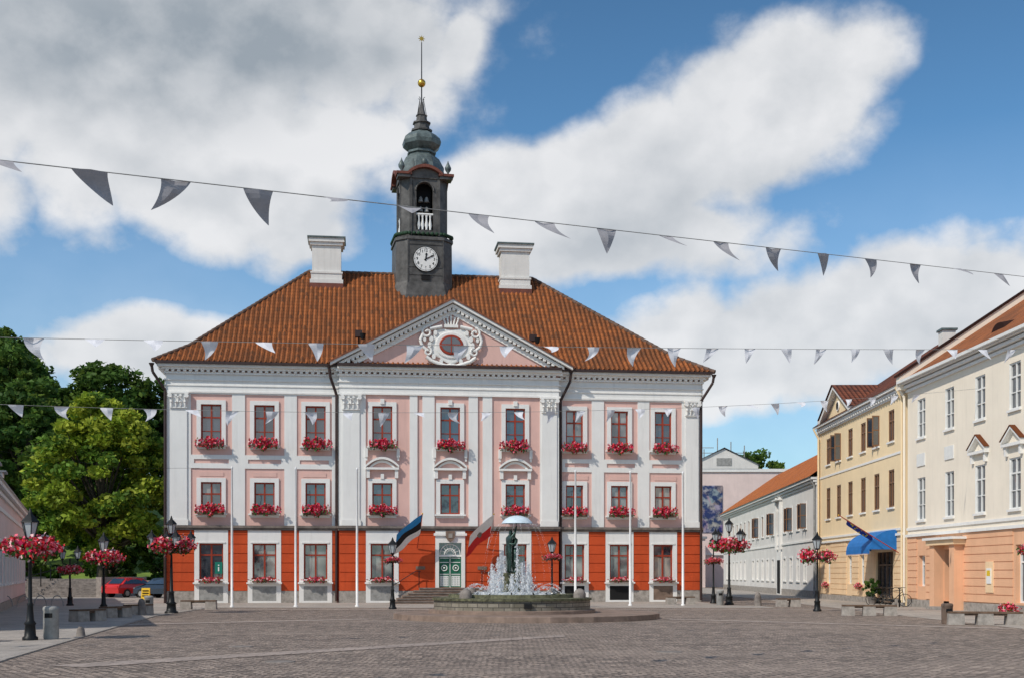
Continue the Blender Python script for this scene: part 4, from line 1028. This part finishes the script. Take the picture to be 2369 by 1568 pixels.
link('flower_bush',basket[0],None,(20.9,51,.25),0,(1,1,.9))
def car(x,y,rz_,paint):
    e=empty('parked_car',(x,y,0),rz_); b=B()
    prof=[(-2.15,.32),(-2.18,.75),(-2.05,.95),(-1.75,1.0),(-1.25,1.40),(-.6,1.47),(.3,1.42),(1.0,1.0),(1.85,.85),(2.12,.62),(2.15,.32)]
    rings=[]
    for yy,k in ((-.88,0),(-.70,1),(.70,1),(.88,0)):
        rings.append([(px,yy*( .8 if pz>1.05 and k==0 else 1),pz*(1 if k else (.985))) for px,pz in prof])
    b.loft(rings,paint,True,False)
    g=[(-1.65,1.02),(-1.2,1.34),(-.6,1.40),(.25,1.36),(.85,1.02)]
    for s in (-1,1): b.face([(px,s*(.895 if pz<1.05 else .722),pz) for px,pz in g],glass)
    b.face([(.98,-.68,1.03),(.98,.68,1.03),(.36,.62,1.41),(.36,-.62,1.41)],glass); b.face([(-1.76,-.66,1.03),(-1.76,.66,1.03),(-1.30,.62,1.41),(-1.30,-.62,1.41)],glass)
    b.obj('body',e); w_=B()
    for cx in (-1.35,1.35):
        for s in (-1,1):
            w_.tube((cx,s*.92,.32),(cx,s*.68,.32),.32,rubber,18); w_.tube((cx,s*.93,.32),(cx,s*.9,.32),.19,graym,12)
    for s in (-1,1): w_.box(-2.2,-2.12,s*.6-.18,s*.6+.18,.68,.86,f_red); w_.box(2.08,2.16,s*.6-.2,s*.6+.2,.6,.74,lampglass)
    w_.obj('wheels_and_lights',e)
car(-28.2,90,math.radians(60),redcar); car(-25.2,87.5,math.radians(150),blackcar)

# ================================================================== FOUNTAIN
FT=empty('fountain',(0,48,0))
b=B()
b.lathe(.57,0,[(5.25,0),(5.25,.2),(5.18,.22),(.1,.22)],20,stepst,False,.15)
b.lathe(0,0,[(3.3,.221),(3.3,.34),(3.15,.36)],48,stepst,False)
b.lathe(0,0,[(3.1,.34),(3.1,.72)],48,basin_m,False,cap=False)
b.lathe(0,0,[(3.16,.72),(3.16,.80),(3.0,.82),(2.55,.82)],48,mossy,False,cap=False)
b.lathe(0,0,[(2.55,.81),(2.5,.95),(2.3,.95),(2.25,.80)],48,mossy,False,cap=False)
b.lathe(0,0,[(2.3,.88),(.05,.88)],48,water,True,cap=False)
b.lathe(0,0,[(.62,.8),(.5,1.0),(.34,1.1),(.30,1.6),(.36,1.7),(.36,1.78)],14,mossy)
for x,y in ((-1.75,-2.2),(2.62,-1.1),(1.7,2.2),(-1.7,2.2)):
    b.lathe(x,y,[(.24,.8),(.24,.98),(.18,1.1),(.06,1.18)],14,granite)
for k in range(10):
    an=2*math.pi*k/10+.3; b.tube((1.5*math.cos(an),1.5*math.sin(an),.85),(1.4*math.cos(an),1.4*math.sin(an),1.02),.03,black,6)
b.box(.45,.75,-3.14,-3.05,.45,.62,dark)
b.obj('basin',FT)
r=np.random.default_rng(3); P=[];S=[];Dn=[]
def jet(x,y,z0,h,wd,n,lean=(0,0)):
    t_=r.random(n)**.85; rad=wd*(1.25-.75*t_)*r.normal(size=n)*.5; an=r.random(n)*6.28
    P.append(np.stack([x+lean[0]*t_+rad*np.cos(an),y+lean[1]*t_+rad*np.sin(an),z0+h*t_],1)); S.append((.014+.028*r.random(n))*(1-t_*.45)); Dn.append(np.tile([lean[0]*.3,lean[1]*.3,1.],(n,1)))
for k in range(11):
    an=2*math.pi*k/11+.2; hh=[1.0,1.35,.95,1.6,.85,1.25,1.0,1.6,.85,1.3,1.1][k]
    jet(.80*math.cos(an)-.05,.7*math.sin(an),.88,hh,.19,430,(-.05*math.cos(an),-.05*math.sin(an)))
jet(.20,-.60,.88,2.05,.13,420); jet(-.55,-.75,.88,1.5,.16,380); jet(.62,-.7,.88,1.3,.15,350)
for k in range(14):
    an=2*math.pi*k/14+.1; n=130; t_=r.random(n); R_=.9+1.25*(t_)
    P.append(np.stack([R_*math.cos(an)+r.normal(size=n)*.02,R_*math.sin(an)+r.normal(size=n)*.02,.9+1.6*t_*(1-t_)*(.8 if k%2 else 1.1)+r.normal(size=n)*.02],1)); S.append(.008+.012*r.random(n)); Dn.append(np.tile([math.cos(an),math.sin(an),.3],(n,1)))
for k in range(18):
    an=2*math.pi*k/18; n=75; t_=np.linspace(0,1,n); R_=.55+.98*t_**.8
    P.append(np.stack([.2+R_*math.cos(an),R_*math.sin(an)*.9,3.72+.25*t_-3.1*t_*t_+r.normal(size=n)*.01],1)); S.append(.004+.005*r.random(n)); Dn.append(np.tile([math.cos(an)*.3,math.sin(an)*.3,-1],(n,1)))
n=1100; an=r.random(n)*6.28; R_=.3+1.3*r.random(n)
P.append(np.stack([R_*np.cos(an),R_*np.sin(an),.89+.14*r.random(n)],1)); S.append(.02+.02*r.random(n)); Dn.append(np.tile([1,0,.3],(n,1)))
P=np.concatenate(P);S=np.concatenate(S);Dn=np.concatenate(Dn); n=len(P); Dn=Dn+r.normal(size=(n,3))*.25; Dn/=np.linalg.norm(Dn,axis=1)[:,None]
q=np.cross(Dn,r.normal(size=(n,3))); q/=np.linalg.norm(q,axis=1)[:,None]; T=Dn*(S*2.2)[:,None]; Q=q*(S*.7)[:,None]
V=np.stack([P+T,P+Q,P-T,P-Q],1).reshape(-1,3)
me=bpy.data.meshes.new('spray'); me.from_pydata(V.tolist(),[],[(4*i,4*i+1,4*i+2,4*i+3) for i in range(n)]); me.materials.append(spray); link('water_spray',me,FT)
def skin(name,verts,edges,rad,mat,parent,loc):
    me=bpy.data.meshes.new(name); me.from_pydata(verts,edges,[]); o=bpy.data.objects.new(name,me); COL.objects.link(o)
    o.parent=parent; o.location=loc; md=o.modifiers.new('s','SKIN')
    sv=me.skin_vertices[0].data
    for i,q in enumerate(rad): sv[i].radius=(q,q)
    sv[0].use_root=True
    ss=o.modifiers.new('ss','SUBSURF'); ss.levels=1; ss.render_levels=2
    me.materials.append(mat); md.use_smooth_shade=True
    return o
def person(sx,woman,raise_arm):
    v=[(-.13,0,.92),(-.13,0,1.12),(-.11,0,1.36),(-.08,0,1.52),(-.06,0,1.62),(-.05,0,1.73),
       (-.13,.1,.86),(-.09,.1,.48),(-.14,.1,.08),(-.03,.1,.04),(-.13,-.1,.86),(-.10,-.1,.48),(-.14,-.1,.08),(-.03,-.1,.04),
       (-.11,.19,1.42),(-.0,.27,1.2),(.18,.14,1.22),(-.11,-.19,1.42),(.0,-.27,1.22),(.19,-.13,1.25)]
    rd=[.14,.12,.145,.055,.085,.075,.10,.07,.045,.04,.10,.07,.045,.04,.07,.05,.035,.07,.05,.035]
    if raise_arm: v[18]=(.02,-.24,1.62); v[19]=(.16,-.08,1.88)
    if woman:
        rd[0]=.17; rd[6]=rd[10]=.13; rd[7]=rd[11]=.12; rd[1]=.10; rd[2]=.125; rd[5]=.085
    v=[(x*sx,y,z*(.94 if woman else 1)) for x,y,z in v]
    e=[(0,1),(1,2),(2,3),(3,4),(4,5),(0,6),(6,7),(7,8),(8,9),(0,10),(10,11),(11,12),(12,13),(2,14),(14,15),(15,16),(2,17),(17,18),(18,19)]
    return v,e,rd
for sx,wm,ra,nm in ((1,False,True,'bronze_man'),(-1,True,False,'bronze_woman')):
    v,e,rd=person(sx,wm,ra)
    o=skin(nm,v,e,rd,bronze,FT,(0,0,1.76)); o.rotation_euler=(0,0,math.radians(25))
b=B()
b.tube((.12,-.03,3.2),(.2,0,4.0),.014,bronze,6)
rings=[]
for i in range(6):
    ph=i/5*math.pi*.42; rr=.62*math.sin(ph)/math.sin(math.pi*.42); rings.append([(.2+max(rr,.01)*math.cos(a_),max(rr,.01)*math.sin(a_),4.06-.32*(1-math.cos(ph))/(1-math.cos(math.pi*.42))) for a_ in [2*math.pi*j/16 for j in range(16)]])
b.loft(rings,skyblue,False,True); b.tube((.2,0,4.04),(.2,0,4.18),.012,bronze,5)
for j in range(8):
    a_=2*math.pi*j/8; b.tube((.2,0,3.77),(.2+.6*math.cos(a_),.6*math.sin(a_),3.76),.008,bronze,4)
b.obj('umbrella',FT)

# ================================================================== BUNTING
def bunting(name,A_,Bp,t0,t1,sag,tks,mat,wd,ln,seed):
    rr=random.Random(seed); A_=Vector(A_);Bp=Vector(Bp); f=lambda t_: A_.lerp(Bp,t_)-Vector((0,0,sag*4*t_*(1-t_)))
    b=B(); N=60
    for i in range(N): b.tube(f(t0+(t1-t0)*i/N),f(t0+(t1-t0)*(i+1)/N),.008,graym,4)
    d=(Bp-A_).normalized(); L_=(Bp-A_).length; side=Vector((d.y,-d.x,0)).normalized()
    for t_ in tks:
        w_=wd*rr.uniform(.85,1.1); l_=ln*rr.uniform(.9,1.15); lean=rr.uniform(-.7,.75); out=rr.choice((rr.uniform(-.2,.2),rr.uniform(-.2,.3),rr.uniform(.5,.97))); cu2=rr.uniform(-.4,.4)
        K=8; rows=[]
        for i in range(K+1):
            s=i/K; c=f(t_)
            c=c+d*(lean*l_*s**1.7+cu2*.4*math.sin(s*3)*l_)+side*(out*l_*s*(1-.2*s))+Vector((0,0,-l_*s*math.sqrt(max(.05,1-out*out*.9))*(1-.25*abs(lean)*s)))
            hw_=w_/2*(1-s)**.9+.004; fold=.14*math.sin(s*5+cu2*8)*w_
            ml=c+side*fold*(1-s); base=(f(t_+w_/2/L_)-f(t_-w_/2/L_)).normalized()
            rows.append([tuple(c-base*hw_),tuple(ml),tuple(c+base*hw_)])
        for i in range(K):
            for j in range(2): b.face([rows[i][j],rows[i][j+1],rows[i+1][j+1],rows[i+1][j]],mat,True)
    b.obj(name)
bunting('bunting',(-6.8,16,7.21),(13.5,32,9.59),-.5,1.39,.0,[.046*k_+.00085*k_*k_ for k_ in range(-5,23)],cl_backlit,.46,.52,1)
bunting('bunting',(-11.4,27,7.01),(16.9,40,9.15),-.3,1.16,.08,[.022+.0418*k_ for k_ in range(-5,27)],cl_white,.42,.48,2)
bunting('bunting',(-15.6,37,6.92),(13.84,52,9.2),-.2,1.26,.38,[.012+.0405*k_ for k_ in range(-3,29)],cl_white,.42,.46,3)
b=B(); b.path([(-19,45,6.3),(-16,50,6.1),(-14.2,55,6.55)],.008,black,4); b.obj('overhead_wire')

# ================================================================== SKY
wd=bpy.data.worlds.new('World'); scene.world=wd; wd.use_nodes=True; nt=wd.node_tree
for n_ in list(nt.nodes): nt.nodes.remove(n_)
out=nd(nt,'ShaderNodeOutputWorld'); bg=nd(nt,'ShaderNodeBackground'); bg2=nd(nt,'ShaderNodeBackground')
sky=nd(nt,'ShaderNodeTexSky'); sky.sky_type='NISHITA'; sky.sun_disc=False
SE=math.radians(44); SA=math.atan2(-.66,-.62)
sunv=Vector((math.cos(SE)*math.sin(SA),math.cos(SE)*math.cos(SA),math.sin(SE)))
sky.sun_elevation=SE; sky.sun_rotation=SA%(2*math.pi); sky.air_density=1.0; sky.dust_density=.6; sky.ozone_density=2.2
tc=nd(nt,'ShaderNodeTexCoord').outputs['Generated']
sp=nd(nt,'ShaderNodeSeparateXYZ'); nt.links.new(tc,sp.inputs[0])
az=mmath(nt,'ARCTAN2',sp.outputs[0],sp.outputs[1]); elv=mmath(nt,'ARCSINE',sp.outputs[2])
dn=nd(nt,'ShaderNodeTexNoise'); dn.inputs['Scale'].default_value=7; dn.inputs['Detail'].default_value=2; nt.links.new(tc,dn.inputs['Vector'])
ds=nd(nt,'ShaderNodeSeparateColor'); nt.links.new(dn.outputs['Color'],ds.inputs[0])
azd=mmath(nt,'ADD',az,mmath(nt,'MULTIPLY',mmath(nt,'SUBTRACT',ds.outputs[0],.5),.07)); eld=mmath(nt,'ADD',elv,mmath(nt,'MULTIPLY',mmath(nt,'SUBTRACT',ds.outputs[1],.5),.06))
def blob(az0,el0,rx,ry,tilt,w=1.0):
    c,s=math.cos(tilt),math.sin(tilt)
    dx=mmath(nt,'SUBTRACT',azd,az0); dy_=mmath(nt,'SUBTRACT',eld,el0)
    X=mmath(nt,'MULTIPLY_ADD',dx,c/rx,mmath(nt,'MULTIPLY',dy_,s/rx))
    Y=mmath(nt,'MULTIPLY_ADD',dy_,c/ry,mmath(nt,'MULTIPLY',dx,-s/ry))
    d2=mmath(nt,'SQRT',mmath(nt,'MULTIPLY_ADD',X,X,mmath(nt,'MULTIPLY',Y,Y)))
    return mmath(nt,'MULTIPLY_ADD',d2,-w,w)
def D_(px,py):
    X=(px-1184.5)/2800; Z=(1326-py)/2800; return math.atan(X),math.atan(Z/math.sqrt(1+X*X))
bl=[]
for px,py,rx,ry,tl,w in ((330,110,960,370,.10,1.3),(400,400,430,150,-.35,1.0),(1200,450,280,180,.1,1.2),(1460,400,400,190,.25,1.2),(1740,260,360,190,.35,1.15),(1400,570,480,110,-.05,.9),
                         (1850,800,760,160,.08,1.1),(2120,680,380,120,.15,1.0),(690,570,100,80,.5,.9),(330,800,360,80,.05,.9),(1110,90,140,90,.6,.8)):
    a_,e_=D_(px,py); bl.append(blob(a_,e_,rx/2800,ry/2800,tl,w))
m_=bl[0]
for q_ in bl[1:]:
    n_=nt.nodes.new('ShaderNodeMath'); n_.operation='SMOOTH_MAX'; nt.links.new(m_,n_.inputs[0]); nt.links.new(q_,n_.inputs[1]); n_.inputs[2].default_value=.15; m_=n_.outputs[0]
fb2=noise(nt,tc,3.2,2,.5)
gen=mmath(nt,'MULTIPLY',mmath(nt,'SUBTRACT',fb2,.52),3.0)
faraz=mapr(nt,mmath(nt,'ABSOLUTE',az),.5,.9,0,1); gen=mmath(nt,'SUBTRACT',mmath(nt,'MULTIPLY',gen,faraz),mmath(nt,'MULTIPLY',mmath(nt,'SUBTRACT',1.0,faraz),.38))
m_=mmath(nt,'MAXIMUM',m_,gen)
stretch=mapping(nt,tc,(1,1,1.25))
fb=noise(nt,stretch,8,7,.58,.0)
wv=nd(nt,'ShaderNodeVectorMath',operation='SCALE'); nt.links.new(dn.outputs['Color'],wv.inputs[0]); wv.inputs['Scale'].default_value=.05
wa=nd(nt,'ShaderNodeVectorMath',operation='ADD'); nt.links.new(stretch,wa.inputs[0]); nt.links.new(wv.outputs[0],wa.inputs[1])
v1=nd(nt,'ShaderNodeTexVoronoi'); v1.inputs['Scale'].default_value=21; nt.links.new(wa.outputs[0],v1.inputs['Vector'])
pf=v1.outputs['Distance']; pf=mmath(nt,'MULTIPLY',pf,pf)
den=mmath(nt,'ADD',mmath(nt,'MULTIPLY',m_,1.45),mmath(nt,'MULTIPLY',mmath(nt,'SUBTRACT',fb,.5),2.2))
den=mmath(nt,'ADD',den,mmath(nt,'MULTIPLY',mmath(nt,'SUBTRACT',.25,pf),.5))
mask=mapr(nt,den,-.16,.58,0,1,True)
off=nd(nt,'ShaderNodeVectorMath',operation='ADD'); nt.links.new(stretch,off.inputs[0]); off.inputs[1].default_value=(-.012,0,.03)
fbo=noise(nt,off.outputs[0],8,3,.58,.0)
rel=mmath(nt,'SUBTRACT',fb,fbo)
rel=mmath(nt,'ADD',rel,mmath(nt,'MULTIPLY',mmath(nt,'SUBTRACT',.2,pf),.12))
lit=mapr(nt,rel,-.13,.11,0,1)
thick=mapr(nt,den,.35,1.5,0,1)
ga,ge=D_(450,80); gb=mapr(nt,blob(ga,ge,800/2800,260/2800,.08),0,.8,0,1,True)
gb=mmath(nt,'MULTIPLY',gb,mapr(nt,fb,.25,.65,1.25,.70))
gc_,gd_=D_(1500,520); g2=mapr(nt,blob(gc_,gd_,560/2800,120/2800,.2),0,.9,0,1,True)
gb=mmath(nt,'ADD',gb,mmath(nt,'MULTIPLY',g2,.45))
sh_=mmath(nt,'ADD',mmath(nt,'MULTIPLY',mmath(nt,'SUBTRACT',1.0,lit),.36),mmath(nt,'MULTIPLY',gb,.58))
sh_=mmath(nt,'ADD',sh_,mmath(nt,'MULTIPLY',mmath(nt,'MULTIPLY',thick,mapr(nt,fb2,.35,.65,0,1)),.22),clamp=True)
cc_=mixc(nt,sh_,(.93,.93,.94),(.36,.41,.46))
nt.links.new(cc_,bg2.inputs[0]); bg2.inputs[1].default_value=.93
tint=mixc(nt,1.0,sky.outputs[0],(.60,.92,1.06),'MULTIPLY')
tint=mixc(nt,mapr(nt,elv,.24,.5,0,.26),tint,(0.0,0.0,0.0))
nt.links.new(tint,bg.inputs[0]); bg.inputs[1].default_value=.13
haze=mapr(nt,elv,.0,.34,.60,.0)
mk=mmath(nt,'MAXIMUM',mmath(nt,'MULTIPLY',mask,.95),mmath(nt,'MULTIPLY',haze,mapr(nt,fb2,.2,.7,.35,.85)))
mx=nd(nt,'ShaderNodeMixShader'); nt.links.new(mk,mx.inputs[0]); nt.links.new(bg.outputs[0],mx.inputs[1]); nt.links.new(bg2.outputs[0],mx.inputs[2]); nt.links.new(mx.outputs[0],out.inputs[0])
sl=bpy.data.lights.new('sun','SUN'); sl.energy=3.3; sl.angle=math.radians(.53); sl.color=(1,.92,.81)
so=bpy.data.objects.new('sun',sl); COL.objects.link(so); so.rotation_euler=(-sunv).to_track_quat('-Z','Y').to_euler(); so.location=(-30,-30,60)
cam=bpy.data.cameras.new('camera'); co_=bpy.data.objects.new('camera',cam); COL.objects.link(co_)
co_.location=(0,0,1.75); co_.rotation_euler=(math.pi/2,0,0); cam.sensor_width=36; cam.sensor_fit='HORIZONTAL'; cam.lens=36*2800/2369; cam.shift_y=542/2369; cam.clip_end=5000; cam.clip_start=.1
scene.camera=co_
